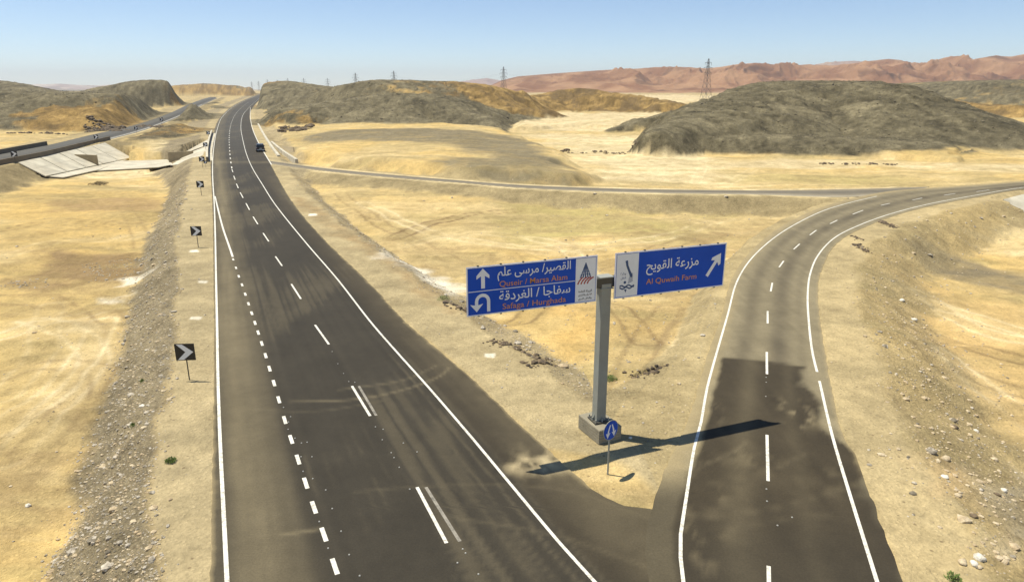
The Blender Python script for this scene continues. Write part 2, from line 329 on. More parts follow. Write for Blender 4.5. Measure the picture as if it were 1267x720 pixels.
# (polygon in plan, colour, amount, softness, ragged)
STAMPS = [
 (P2([(0,228),(190,232),(185,300),(140,330),(0,335)], -2), OCH*.97, .65, 3.0, 3),
 (P2([(-200,335),(130,330),(160,400),(60,560),(0,640),(-300,640)], -2.2), np.array([.49,.355,.145]), .8, 3.0, 2),
 (P2([(60,306),(188,322),(184,352),(120,350),(40,338)], -2), BROWN*1.45, .9, 1.2, 1.6),
 (P2([(0,345),(50,340),(110,352),(60,362),(0,362)], -2), BROWN*1.6, .8, 1.2, 1.6),
 (P2([(150,344),(185,340),(186,346),(150,352)], -2), WHITE, .7, .5, 1),
 (P2([(120,370),(160,363),(160,368),(122,374)], -2), WHITE, .6, .5, 1),
 (P2([(60,395),(105,400),(120,415),(75,412)], -2), PALE, .7, 1.2, 1.5),
 (P2([(60,245),(200,240),(205,262),(60,262)], -2.5), BROWN*1.7, .7, 2, 2.5),
 (P2([(0,211),(240,203),(262,200),(262,205),(200,214),(0,221)], -3), PALE*1.02, .85, 2.5, 2),
 (P2([(180,186),(215,172),(245,163),(247,166),(215,178),(200,186),(235,188),(250,188),(250,192),(190,197)], -3.5), PALE*.95, .8, 3, 2),
 (P2([(385,245),(640,255),(930,262),(860,300),(760,300),(640,300),(520,345),(440,290)], -1.2), np.array([.49,.375,.18]), .75, 4, 4),
 (P2([(600,252),(700,250),(980,248),(1000,256),(860,262),(640,266)], -1.5), OLIVE*1.3, .65, 2.0, 3),
 (P2([(600,268),(720,262),(870,276),(880,290),(740,300),(640,300)], -1.5), OLIVE*1.35, .72, 2.5, 4),
 (P2([(470,280),(520,262),(560,258),(520,275),(490,288)], -1.3), OLIVE*1.3, .4, 1.5, 2),
 (P2([(845,288),(880,278),(905,282),(880,298)], -1.2), BROWN*1.3, .5, .8, 1),
 (P2([(690,370),(735,372),(740,440),(720,460),(690,440)], -.8), np.array([.54,.35,.12]), .6, 1.2, 1.5),
 (P2([(480,318),(540,338),(570,352),(555,372),(520,355),(475,330)], -1), WHITE, .85, .8, 1.4),
 (P2([(350,246),(378,250),(520,350),(570,396),(560,400),(470,330)], -.5), BROWN*1.6, .5, .8, 1),
 (P2([(382,264.5),(392,264.5),(392,267),(382,267)]), WHITE, 1, .12, .1),
 (P2([(600,437),(612,437),(612,442),(600,442)]), WHITE, .9, .1, .1),
 (P2([(237,391.5),(249,391.5),(249,395),(237,395)]), WHITE, 1, .1, .1),
 (P2([(245,347),(257,347),(257,350),(245,350)]), WHITE, 1, .12, .1),
 (P2([(235,309),(246,309),(246,312),(235,312)]), WHITE, .8, .12, .1),
 (P2([(660,166),(800,168),(900,205),(900,228),(740,226),(716,208),(690,184)], -2), np.array([.55,.45,.26]), .9, 8, 5),
 (P2([(700,138),(860,128),(900,119),(840,117),(640,119),(620,140)], -1), np.array([.53,.43,.25]), .9, 14, 10),
 (P2([(620,142),(880,138),(800,160),(640,160)], -1), np.array([.53,.43,.25]), .9, 10, 6),
 (P2([(850,205),(1100,206),(1267,216),(1500,205),(1500,196),(1200,204),(960,194)], -1.5), np.array([.51,.41,.23]), .8, 4, 3),
 (P2([(900,213),(1000,215),(1080,220),(1060,226),(900,224)], -1.8), OLIVE*1.5, .5, 4, 3),
 (P2([(1020,216),(1120,219),(1150,225),(1030,225)], -1.8), OLIVE*1.5, .5, 4, 3),
 (P2([(345,170),(470,163),(640,166),(700,205),(640,205),(560,180),(440,176)], 1), np.array([.19,.158,.095]), 1.0, 4, 5),
 (P2([(540,196),(640,200),(716,210),(724,224),(640,224),(560,216)], 1), np.array([.20,.165,.095]), .85, 3, 3),
 (P2([(1090,345),(1267,395),(1400,520),(1400,700),(1267,560),(1150,470),(1110,400)], -3.2), np.array([.47,.33,.14]), .85, 2.5, 2.5),
 (P2([(1100,330),(1180,322),(1267,350),(1500,380),(1500,410),(1267,375),(1180,352)], -3.4), GRAVEL*.78, .85, 1.6, 2.0),
 (P2([(1180,310),(1267,290),(1400,290),(1400,330),(1267,325)], -3.6), PALE, .5, 2, 2),
 (P2([(1200,640),(1267,600),(1300,720),(1230,740)], -2), np.array([.52,.45,.33]), .8, 1.0, 1),
 (P2([(1130,590),(1180,600),(1190,640),(1140,640)], -1), np.array([.56,.40,.20]), .5, .8, .8),
 (P2([(640,572),(700,560),(720,572),(700,590),(650,586)]), PALE, .4, .3, .3),
]
TRACKS = [  # paired wheel marks, plan polylines, strength (+ pale, - dark)
 (P2([(40,400),(90,418),(118,450),(60,520),(10,570)], -2.2), .5), (P2([(0,420),(80,400),(140,380),(180,372)], -2.2), .4), (P2([(0,300),(90,285),(200,262)], -2.2), -.35),
 (P2([(0,265),(80,258),(200,250)], -2.4), -.3), (P2([(150,250),(175,300),(165,325)], -2.2), -.35), (P2([(0,500),(50,440),(60,380)], -2.2), .35),
 (P2([(490,292),(560,268),(640,258)], -1.3), -.6), (P2([(500,300),(600,285),(700,300),(740,380)], -1.2), .35), (P2([(440,262),(560,276),(700,268)], -1.2), -.3),
 (P2([(790,520),(820,460),(860,380),(905,320)], -.3), -.3), (P2([(770,500),(790,440),(830,370)], -.5), -.3), (P2([(805,560),(845,440),(880,370)], -.1), .4),
 (P2([(1075,520),(1110,580),(1200,660),(1267,690)], -1.5), -.35), (P2([(1060,540),(1100,600),(1180,680)], -1.0), .3), (P2([(1130,440),(1200,480),(1267,500)], -3), -.4), (P2([(1120,415),(1200,440),(1300,460)], -3), -.35),
 (P2([(1110,380),(1200,400),(1300,430)], -3.2), .4), (P2([(1140,380),(1220,420),(1320,440)], -3.2), .35),
 (P2([(0,470),(60,455),(130,470),(120,520),(60,600)], -2.2), -.35), (P2([(20,345),(100,372),(150,420),(100,500),(40,560)], -2.2), -.4), (P2([(0,540),(60,500),(110,440),(130,400)], -2.2), .45),
 (P2([(0,320),(80,300),(180,292)], -2.2), .4), (P2([(0,285),(60,275),(170,272)], -2.2), -.4), (P2([(420,240),(520,300),(600,330),(740,330),(850,290)], -1.2), -.3), (P2([(450,250),(600,300),(760,300),(900,262)], -1.2), .35),
 (P2([(640,400),(700,370),(760,380),(800,430)], -.9), -.35), (P2([(1150,460),(1230,520),(1300,580)], -2.4), -.4), (P2([(1170,450),(1240,500),(1320,560)], -2.4), .35), (P2([(380,215),(520,232),(700,242),(900,250)], -1), .3),
 (P2([(860,225),(870,205),(850,185),(780,170)], -2), .5), (P2([(900,226),(960,205),(1100,200)], -2), .3),
]
def ground_colour(X, Y, Z, och, hill, info, dmin, wmax):
    r = np.hypot(X, Y); N = len(X)
    n1 = fbm(X/14, Y/14, 4, 101); n2 = fbm(X/2.2, Y/2.2, 4, 131); n3 = fbm(X/.5, Y/.5, 2, 161); st = fbm(X/11 + n1, Y/2.4, 4, 171)
    col = mix(np.tile(SAND, (N, 1)), OCH, sstep(-.25, .4, n1 + .4*st)*.7)
    col = mix(col, PALE, sstep(.1, .6, st)*.55*sstep(500, 60, r) if False else sstep(.2, .7, st)*.45)
    col = mix(col, OLIVE*1.15, sstep(.2, .55, -st + .3*n2)*.40)
    col = mix(col, TAN, sstep(250, 700, r)*.6)
    grav = np.zeros(N)
    def stamp(col, P, c, amt, soft, rag):
        pad = soft*2 + rag*2
        m = (X > P[:,0].min()-pad) & (X < P[:,0].max()+pad) & (Y > P[:,1].min()-pad) & (Y < P[:,1].max()+pad)
        if not m.any(): return
        x = X[m] + fbm(X[m]/(rag*2+.3), Y[m]/(rag*2+.3), 4, 7)*rag*1.3; y = Y[m] + fbm(X[m]/(rag*2+.3), Y[m]/(rag*2+.3), 4, 19)*rag*1.6
        a = amt*(1 - sstep(-soft, soft, poly_sd(x, y, P)))
        a = np.clip(a*(1 + .5*n2[m] + (.6*st[m] if soft > .5 else 0)), 0, 1)
        col[m] = mix(col[m], c, a)
    for q_ in STAMPS:
        if q_[3] > .85: stamp(col, *q_)
    for P, s in TRACKS:
        P = resample(catmull(P, 6), 18)
        m = (X > P[:,0].min()-6) & (X < P[:,0].max()+6) & (Y > P[:,1].min()-6) & (Y < P[:,1].max()+6)
        if not m.any(): continue
        d, t, side = seg_dist(X[m] + n1[m]*.5, Y[m] + n2[m]*.15, P)
        a = np.exp(-((d - .85)/.20)**2) + .35*np.exp(-(d/1.8)**2)
        a = a*abs(s)*1.5*np.clip(.75 + .7*n2[m] + n1[m], 0, 1.2)
        col[m] = mix(col[m], PALE*1.08 if s > 0 else BROWN*1.15, np.clip(a, 0, 1))
    lump = sstep(.05, .45, fbm(X/13, Y/13, 3, 47))*(1 - sstep(60, 150, r))
    col = mix(col, BROWN*1.55, lump*sstep(.0, .6, ridged(X/3.2 + fbm(X/9, Y/9, 2, 44)*1.5, Y/1.4, 3, 43))*.42)
    # hills
    fine = fbm(X/5, Y/5, 4, 201); big = fbm(X/45, Y/45, 3, 211)
    o = sstep(.32, .62, och + .35*fine + .15*big)
    sk = info['streak']; gr = fbm(X/1.6, Y/1.6, 3, 251)
    dk = DARK*(1 + .35*fine + .22*big + .30*sk + .45*gr)[:, None]
    oc = mix(np.tile(OROCK, (N, 1))*(1 + .45*fine + .25*sk + .3*gr)[:, None], np.array([.42, .29, .11]), sstep(-.1, .5, big + .5*fine)*.6)
    oc = mix(oc, BROWN*.75, sstep(.02, .34, fbm(X/11, Y/11, 5, 221) + .2*sk)*.8)
    hc = dk*(1-o)[:, None] + oc*o[:, None]
    hc = mix(hc, OLIVE*.9, (1-o)*sstep(.1, .6, fbm(X/9, Y/26, 3, 231))*.0)
    col = mix(col, hc, sstep(.25, .75, hill + .4*fine))
    # embankments
    def bankcol(col, k, lr, c, c2, s_off=0, amt=1.0):
        de, side, dd, s_, w_ = info[k]
        m = (side > 0) if lr == 'l' else (side < 0)
        q = (dd - s_ - s_off)/w_
        a = sstep(-.12, .06, q)*(1 - sstep(.8, 1.1, q + .25*n2))*m*amt
        shd = (1 - sstep(-.12, .08, q))*sstep(-.5, .2, de)*m
        hh = 1 - sstep(.1, .5, hill); a = a*hh; col = mix(col, c2, shd*.9*(.35 + .65*hh)); col = mix(col, c, a); return col, a
    free = (dmin > -.5)
    c0 = col
    col, a = bankcol(col, 'cross', 'l', TAN, PALE*.97); grav += a*.4
    col, a = bankcol(col, 'cross', 'r', TAN*.86, PALE*.97); grav += a*.5
    col, a = bankcol(col, 'left', 'l', TAN*.9, TAN); col, a = bankcol(col, 'left', 'r', TAN*.72, PALE*.95); grav += a*.5
    near = info['main'][0] < info['ramp'][0]
    de_m, sd_m = info['main'][0], info['main'][1]
    cm, a1 = bankcol(col, 'main', 'l', GRAVEL*1.05, np.array([.35, .285, .165])); 
    cm, a2 = bankcol(cm, 'main', 'r', GRAVEL*1.22, np.array([.37, .30, .17]), amt=.75)
    cr, b1 = bankcol(col, 'ramp', 'l', TAN, TAN*1.04); cr, b2 = bankcol(cr, 'ramp', 'r', TAN*.95, np.array([.41,.325,.175]), amt=.55)
    col = np.where(near[:, None], cm, cr)
    for q_ in STAMPS:
        if q_[3] <= .85: stamp(col, *q_)
    grav += np.where(near, a1 + a2*.8, b1*.4 + b2*.75)
    col = col*(1 + .20*n2 + .12*n3 + .13*n1 + .14*st)[:, None]
    return np.clip(col, .01, .9), np.clip(np.maximum(grav*.6 + .16, hill), 0, 1)

# ------------------------------------------------------------------ tagging helpers
def tag(o, label=None, cat=None, group=None, kind=None):
    if label: o['label'] = label
    if cat: o['category'] = cat
    if group: o['group'] = group
    if kind: o['kind'] = kind
    return o
def empty(name, loc, rz=0):
    o = bpy.data.objects.new(name, None); C.objects.link(o); o.location = loc; o.rotation_euler = (0, 0, rz)
    o.empty_display_size = .3; return o
def kids(o): return [c for c in C.objects if c.parent == o]
def copy_tree(o, parent=None):
    c = o.copy(); C.objects.link(c)
    if parent: c.parent = parent
    for ch in kids(o): copy_tree(ch, c)
    return c
class MB:
    def __init__(s): s.v = []; s.f = []
    def add(s, v, f):
        b = len(s.v); s.v += [tuple(map(float, p)) for p in v]; s.f += [tuple(b + i for i in q) for q in f]; return s
    def box(s, c, d, rz=0, M=None, taper=1.0):
        x, y, z = d[0]/2, d[1]/2, d[2]/2; t = taper
        v = [(-x,-y,-z),(x,-y,-z),(x,y,-z),(-x,y,-z),(-x*t,-y*t,z),(x*t,-y*t,z),(x*t,y*t,z),(-x*t,y*t,z)]
        m = M or Matrix.Rotation(rz, 3, 'Z'); v = [m @ Vector(p) + Vector(c) for p in v]
        return s.add(v, [(0,3,2,1),(4,5,6,7),(0,1,5,4),(1,2,6,5),(2,3,7,6),(3,0,4,7)])
    def bar(s, a, b, w, h=None):
        a = Vector(a); b = Vector(b); d = b - a; L = d.length; q = d.to_track_quat('Z', 'Y').to_matrix()
        return s.box((a+b)/2, (w, h or w, L), M=q)
    def tube(s, a, b, r, n=12, r2=None):
        a = Vector(a); b = Vector(b); q = (b-a).to_track_quat('Z', 'Y').to_matrix(); r2 = r if r2 is None else r2
        v = [a + q @ Vector((r*math.cos(i*2*math.pi/n), r*math.sin(i*2*math.pi/n), 0)) for i in range(n)] + [b + q @ Vector((r2*math.cos(i*2*math.pi/n), r2*math.sin(i*2*math.pi/n), 0)) for i in range(n)]
        f = [(i, (i+1) % n, n+(i+1) % n, n+i) for i in range(n)] + [tuple(range(n))[::-1], tuple(range(n, 2*n))]
        return s.add(v, f)
    def prism(s, pts, t, M=None):
        """outline pts in the xz plane, thickness t along y"""
        n = len(pts); v = [(p[0], -t/2, p[1]) for p in pts] + [(p[0], t/2, p[1]) for p in pts]
        if M: v = [M @ Vector(p) for p in v]
        return s.add(v, [tuple(range(n)), tuple(range(2*n-1, n-1, -1))] + [(i, n+i, n+(i+1) % n, (i+1) % n) for i in range(n)])
    def build(s, name, mat, parent=None, bevel=0, smooth=False):
        me = bpy.data.meshes.new(name); me.from_pydata(s.v, [], s.f); 
        bm = bmesh.new(); bm.from_mesh(me); bmesh.ops.recalc_face_normals(bm, faces=bm.faces)
        if bevel: bmesh.ops.bevel(bm, geom=list(bm.edges), offset=bevel, segments=2, affect='EDGES', profile=.6)
        bm.to_mesh(me); bm.free()
        if smooth: me.shade_smooth()
        me.materials.append(mat); o = bpy.data.objects.new(name, me); C.objects.link(o)
        if parent: o.parent = parent
        return o
def np_mesh(name, v, f, mat, smooth=True, col=None, alpha=None):
    me = bpy.data.meshes.new(name); v = np.asarray(v, np.float32); f = np.asarray(f, np.int32)
    me.vertices.add(len(v)); me.vertices.foreach_set('co', v.ravel())
    k = f.shape[1]; me.loops.add(f.size); me.loops.foreach_set('vertex_index', f.ravel())
    me.polygons.add(len(f)); me.polygons.foreach_set('loop_start', np.arange(0, f.size, k, dtype=np.int32))
    me.update(calc_edges=True)
    me.polygons.foreach_set('use_smooth', np.full(len(f), smooth))
    if col is not None:
        a = me.color_attributes.new('surface', 'FLOAT_COLOR', 'POINT')
        c = np.ones((len(v), 4), np.float32); c[:, :3] = col
        if alpha is not None: c[:, 3] = alpha
        a.data.foreach_set('color', c.ravel())
    me.materials.append(mat); o = bpy.data.objects.new(name, me); C.objects.link(o); return o

# ------------------------------------------------------------------ materials
class NT:
    def __init__(s, name):
        s.m = bpy.data.materials.new(name); s.m.use_nodes = True; s.t = s.m.node_tree; s.b = s.t.nodes['Principled BSDF']
    def n(s, typ, **kw):
        x = s.t.nodes.new(typ)
        for k, v in kw.items():
            if k in x.inputs: x.inputs[k].default_value = v
            else: setattr(x, k, v)
        return x
    def l(s, a, b): s.t.links.new(a, b)
    def noise(s, scale, detail=4, rough=.6, vec=None):
        x = s.n('ShaderNodeTexNoise', Scale=scale, Detail=detail, Roughness=rough)
        if vec is None:
            if not hasattr(s, 'tc'): s.tc = s.n('ShaderNodeTexCoord')
            vec = s.tc.outputs['Object']
        s.l(vec, x.inputs['Vector']); return x.outputs['Fac']
    def mr(s, v, a, b, c, d):
        x = s.n('ShaderNodeMapRange'); x.inputs[1].default_value = a; x.inputs[2].default_value = b; x.inputs[3].default_value = c; x.inputs[4].default_value = d
        s.l(v, x.inputs[0]); return x.outputs[0]
    def math(s, op, a, b=None):
        x = s.n('ShaderNodeMath', operation=op)
        for i, q in enumerate((a, b)):
            if q is None: continue
            if isinstance(q, (int, float)): x.inputs[i].default_value = q
            else: s.l(q, x.inputs[i])
        return x.outputs[0]
    def scale(s, col, fac):
        x = s.n('ShaderNodeVectorMath', operation='SCALE'); s.l(col, x.inputs[0]); s.l(fac, x.inputs['Scale']); return x.outputs[0]
    def mixc(s, fac, a, b):
        x = s.n('ShaderNodeMix', data_type='RGBA')
        for sock, q in ((x.inputs[0], fac), (x.inputs[6], a), (x.inputs[7], b)):
            if isinstance(q, (int, float)): sock.default_value = q
            elif isinstance(q, tuple): sock.default_value = (*q, 1)
            else: s.l(q, sock)
        return x.outputs[2]
    def bump(s, h, dist, strength=1.0):
        x = s.n('ShaderNodeBump', Strength=strength, Distance=dist); s.l(h, x.inputs['Height']); s.l(x.outputs[0], s.b.inputs['Normal'])
def simple(name, col, rough=.6, metal=0, var=.12, scale=3, bump=0, dust=0):
    t = NT(name); t.b.inputs['Roughness'].default_value = rough; t.b.inputs['Metallic'].default_value = metal
    rgb = t.n('ShaderNodeRGB'); rgb.outputs[0].default_value = (*col, 1)
    n = t.noise(scale, 6, .65); c = t.scale(rgb.outputs[0], t.mr(n, .3, .7, 1-var, 1+var))
    if dust: c = t.mixc(t.mr(t.noise(scale*.4, 5), .4, .7, 0, dust), c, (.42, .34, .22))
    t.l(c, t.b.inputs['Base Color'])
    if bump: t.bump(t.noise(scale*6, 5), bump)
    return t.m
def ground_mat():
    t = NT('desert_ground'); t.b.inputs['Roughness'].default_value = .95; t.b.inputs['Specular IOR Level'].default_value = .1
    at = t.n('ShaderNodeAttribute', attribute_name='surface')
    n1 = t.noise(.7, 8, .7); n2 = t.noise(5, 6, .7); n3 = t.noise(.12, 6, .65)
    f = t.math('MULTIPLY', t.mr(n1, .3, .7, .88, 1.20), t.mr(n2, .3, .7, .88, 1.17))
    f = t.math('MULTIPLY', f, t.mr(n3, .3, .7, .9, 1.08))
    vo = t.n('ShaderNodeTexVoronoi', Scale=7.5, Randomness=1.0); t.l(t.tc.outputs['Object'], vo.inputs['Vector'])
    sep = t.n('ShaderNodeSeparateColor'); t.l(vo.outputs['Color'], sep.inputs[0])
    peb = t.mr(sep.outputs[0], 0, 1, .52, 1.55)
    inside = t.mr(vo.outputs['Distance'], .35, .6, 1, 0)
    vb = t.n('ShaderNodeTexVoronoi', Scale=2.2, Randomness=1.0); t.l(t.tc.outputs['Object'], vb.inputs['Vector'])
    sp2 = t.n('ShaderNodeSeparateColor'); t.l(vb.outputs['Color'], sp2.inputs[0])
    amt = t.math('MULTIPLY', inside, t.mr(at.outputs['Alpha'], 0, 1, .22, .85))
    pf = t.math('ADD', t.math('MULTIPLY', t.math('SUBTRACT', peb, 1.0), amt), 1.0)
    f = t.math('MULTIPLY', f, pf)
    spot = t.math('MULTIPLY', t.mr(vb.outputs['Distance'], .10, .16, 1, 0), t.mr(sp2.outputs[1], .72, .74, 0, 1))
    n5 = t.noise(.55, 12, .82); n6 = t.noise(1.9, 8, .8)
    gr = t.math('ADD', 1.0, t.math('MULTIPLY', at.outputs['Alpha'], t.math('SUBTRACT', t.math('ADD', t.mr(n5, .35, .65, -.30, .30), t.mr(n6, .35, .65, -.22, .22)), 0.0)))
    f = t.math('MULTIPLY', f, gr)
    c = t.scale(at.outputs['Color'], f)
    c = t.mixc(t.math('MULTIPLY', spot, .55), c, (.13, .09, .05))
    t.l(c, t.b.inputs['Base Color'])
    h = t.math('ADD', t.math('MULTIPLY', n1, 1.2), t.math('MULTIPLY', n2, .35))
    h = t.math('ADD', h, t.math('MULTIPLY', at.outputs['Alpha'], t.math('MULTIPLY', n5, 3.4)))
    h = t.math('ADD', h, t.math('MULTIPLY', amt, t.math('MULTIPLY', sep.outputs[0], .45)))
    t.bump(h, .18, .9); return t.m
def road_mat():
    t = NT('asphalt'); t.b.inputs['Roughness'].default_value = .88; t.b.inputs['Specular IOR Level'].default_value = .25
    at = t.n('ShaderNodeAttribute', attribute_name='surface')
    f = t.math('MULTIPLY', t.mr(t.noise(.35, 8, .7), .3, .7, .86, 1.14), t.mr(t.noise(14, 4, .7), .3, .7, .84, 1.16))
    f = t.math('MULTIPLY', f, t.mr(t.noise(2.3, 8, .75), .3, .7, .93, 1.07))
    t.l(t.scale(at.outputs['Color'], f), t.b.inputs['Base Color']); t.bump(t.noise(30, 3), .01, .6); return t.m
def rock_mat(name, a, b):
    t = NT(name); t.b.inputs['Roughness'].default_value = .9
    t.noise(1); vo = t.n('ShaderNodeTexVoronoi', Scale=3.1); t.l(t.tc.outputs['Object'], vo.inputs['Vector'])
    sep = t.n('ShaderNodeSeparateColor'); t.l(vo.outputs['Color'], sep.inputs[0])
    c = t.mixc(t.mr(sep.outputs[0], .1, .9, 0, 1), a, b)
    t.l(t.scale(c, t.mr(t.noise(9, 5), .3, .7, .75, 1.25)), t.b.inputs['Base Color']); t.bump(t.noise(14, 5), .03); return t.m
def paint_mat():
    t = NT('road_paint'); t.b.inputs['Roughness'].default_value = .7
    n = t.noise(5.5, 10, .8); n2 = t.noise(.5, 4)
    w = t.math('MULTIPLY', t.mr(n, .46, .60, 0, .8), t.mr(n2, .35, .6, .15, 1))
    t.l(t.mixc(w, (.72, .70, .61), (.25, .21, .15)), t.b.inputs['Base Color']); return t.m
M = dict(
  ground=ground_mat(), road=road_mat(), paint=paint_mat(),
  old_paint=simple('worn_paint', (.23, .21, .17), .8, 0, .5, 4),
  concrete=simple('pale_concrete', (.52, .48, .37), .9, 0, .26, .35, .02, .35),
  wall=simple('dusty_wall', (.34, .27, .16), .9, 0, .2, .6, .02),
  parapet=simple('parapet_concrete', (.17, .135, .085), .9, 0, .2, .4),
  footing=simple('footing_concrete', (.27, .24, .17), .92, 0, .18, 1.5, .02),
  zinc=simple('galvanised_steel', (.30, .32, .29), .6, .2, .12, 1.2, 0, .25),
  steel_dark=simple('dark_steel', (.10, .095, .08), .6, .5, .15, 2),
  pylon=simple('pylon_steel', (.16, .16, .16), .6, .5, .1, .2),
  blue=simple('sign_blue', (.002, .075, .52), .8, 0, .10, .6, 0, .04),
  signwhite=simple('sign_white', (.84, .87, .88), .5, 0, .05, 1),
  orange=simple('sign_orange', (.62, .27, .09), .5, 0, .08, 1),
  logo_blue=simple('logo_blue', (.03, .08, .20), .5, 0, .1, 2),
  logo_sky=simple('logo_pale_blue', (.16, .30, .46), .5, 0, .1, 2),
  red=simple('logo_red', (.42, .05, .035), .5, 0, .1, 2),
  black=simple('sign_black', (.012, .012, .013), .5, 0, .1, 2),
  car=simple('dark_car_paint', (.012, .013, .016), .25, .3, .1, 2, 0, .15),
  glass=simple('car_glass', (.03, .035, .04), .08, 0, .05, 1),
  rubber=simple('rubber', (.02, .02, .02), .85),
  chrome=simple('silver_trim', (.42, .43, .44), .35, .6),
  lamp_red=simple('lamp_red', (.30, .01, .01), .3),
  plate=simple('number_plate', (.6, .6, .55), .5),
  stud=simple('stud_grey_white', (.42, .41, .36), .6),
  stone_w=rock_mat('white_stone', (.62, .57, .46), (.72, .68, .58)),
  stone_t=rock_mat('tan_stone', (.42, .32, .19), (.56, .46, .30)),
  stone_g=rock_mat('grey_stone', (.20, .17, .12), (.52, .46, .36)),
  stone_d=rock_mat('dark_stone', (.055, .042, .028), (.20, .145, .085)),
  stone_h=rock_mat('scree_stone', (.09, .075, .048), (.19, .16, .10)), stone_k=rock_mat('light_scree', (.20, .165, .10), (.30, .25, .15)),
  leaf=simple('weed_leaves', (.12, .17, .03), .7, 0, .35, 8),
  dry=simple('dry_shrub', (.10, .075, .04), .85, 0, .35, 4),
)

# ------------------------------------------------------------------ the ground sheet
import time; _t0 = time.time()
half = R(43)
th = np.r_[np.linspace(-math.pi, -half, 46)[:-1], np.linspace(-half, half, 940), np.linspace(half, math.pi, 46)[1:-1]]
rs = [14.0]
while rs[-1] < 1250:
    D = rs[-1]; rs.append(D + min(max(D*D/12250*.95, .0036*D), .0075*D))
rs = np.r_[np.array([2., 5, 8, 11]), np.array(rs), np.exp(np.linspace(math.log(1300), math.log(12000), 40))]
TH, RR_ = np.meshgrid(th, rs); X = (RR_*np.sin(TH)).ravel(); Y = (RR_*np.cos(TH)).ravel()
Zs = []; cols = []; grs = []
for a in range(0, len(X), 160000):
    x, y = X[a:a+160000], Y[a:a+160000]
    z, och, hill, info, dmin, wmax = terrain(x, y, True)
    c, g = ground_colour(x, y, z, och, hill, info, dmin, wmax); Zs.append(z); cols.append(c); grs.append(g)
Z = np.concatenate(Zs); cc = np.vstack(cols); gg = np.concatenate(grs)
nt, nr = len(th), len(rs)
I = np.arange(nr*nt).reshape(nr, nt); J = np.roll(I, -1, axis=1)
F = np.stack([I[:-1], I[1:], J[1:], J[:-1]], -1).reshape(-1, 4)
# centre cap
X = np.r_[X, 0]; Y = np.r_[Y, 0]; Z = np.r_[Z, -.5]; cc = np.vstack([cc, cc[:1]]); gg = np.r_[gg, 0]
cap = np.stack([np.full(nt, len(X)-1), I[0], J[0], J[0]], -1)[:, :4]
ground = np_mesh('ground', np.column_stack([X, Y, Z]), F, M['ground'], True, cc, gg)
tag(ground, kind='structure')
print('ground', len(X), time.time() - _t0)

# ------------------------------------------------------------------ roads
def ribbon(name, l, r, z, colf, nu=40, skirt=.25):
    n = len(l); u = np.linspace(0, 1, nu); l = l.copy(); r = r.copy(); w0 = np.maximum(np.linalg.norm(r - l, axis=1), .5)[:, None]; dv = (r - l)/w0
    l += dv*(fbm(l[:,0]*1.9, l[:,1]*1.9, 4, 811)*.07)[:, None]; r += dv*(fbm(r[:,0]*1.9, r[:,1]*1.9, 4, 821)*.09)[:, None]
    P = l[:, None, :]*(1-u)[None, :, None] + r[:, None, :]*u[None, :, None]
    x, y = P[..., 0].ravel(), P[..., 1].ravel(); zz = np.full(x.shape, z)
    I = np.arange(n*nu).reshape(n, nu)
    F = np.stack([I[:-1, :-1], I[:-1, 1:], I[1:, 1:], I[1:, :-1]], -1).reshape(-1, 4)
    c = colf(x, y, np.tile(u, n), np.repeat(np.arange(n)/(n-1), nu))
    e = np.minimum(np.tile(u, n), 1 - np.tile(u, n))*np.repeat(w0[:, 0], nu); nz = fbm(x*1.4, y*1.4, 5, 831)
    c = mix(c, TAN*.92, (1 - sstep(0, .18, e + .10*nz))*.6*(1 - sstep(80, 160, y))*np.where(x > 3, sstep(23, 25, y), 1))
    v = np.column_stack([x, y, zz]); b = len(v)
    ed = [I[:, 0], I[:, -1]]; ex = []; fx = []; k = b
    for e in ed:
        q = v[e].copy(); q[:, 2] -= skirt; ex.append(q); j = np.arange(k, k+n); fx.append(np.stack([e[:-1], e[1:], j[1:], j[:-1]], -1)); k += n
    v = np.vstack([v] + ex); F = np.vstack([F] + fx); c = np.vstack([c, c[ed[0]], c[ed[1]]])
    o = np_mesh(name, v, F, M['road'], False, c); return tag(o, kind='structure')
ASPH = np.array([.040, .034, .0235]); DUST = np.array([.22, .18, .105]); BRN = np.array([.046, .036, .021])
LINE_L = edge([(283,760),(281,720),(277,640),(273,560),(270,480),(268.5,400),(267,330),(266.3,290),(265,250),(263.3,224),(263,204.7),(264.5,183),(268.5,161),(275,145),(290,131.5),(305.7,123.5),(322,117)])
LINE_R = edge([(770,760),(735,718),(700,680),(629,595.5),(584.4,542),(531,480),(491,435.5),(460,400),(417.8,345.9),(379,301),(340,252.5),(324.4,228),(313.3,210),(305.7,193),(300.4,173),(298,157),(300.4,143),(307,134.5),(316,126),(325,119)])
def xat(P, y): o = np.argsort(P[:, 1]); return np.interp(y, P[o, 1], P[o, 0])
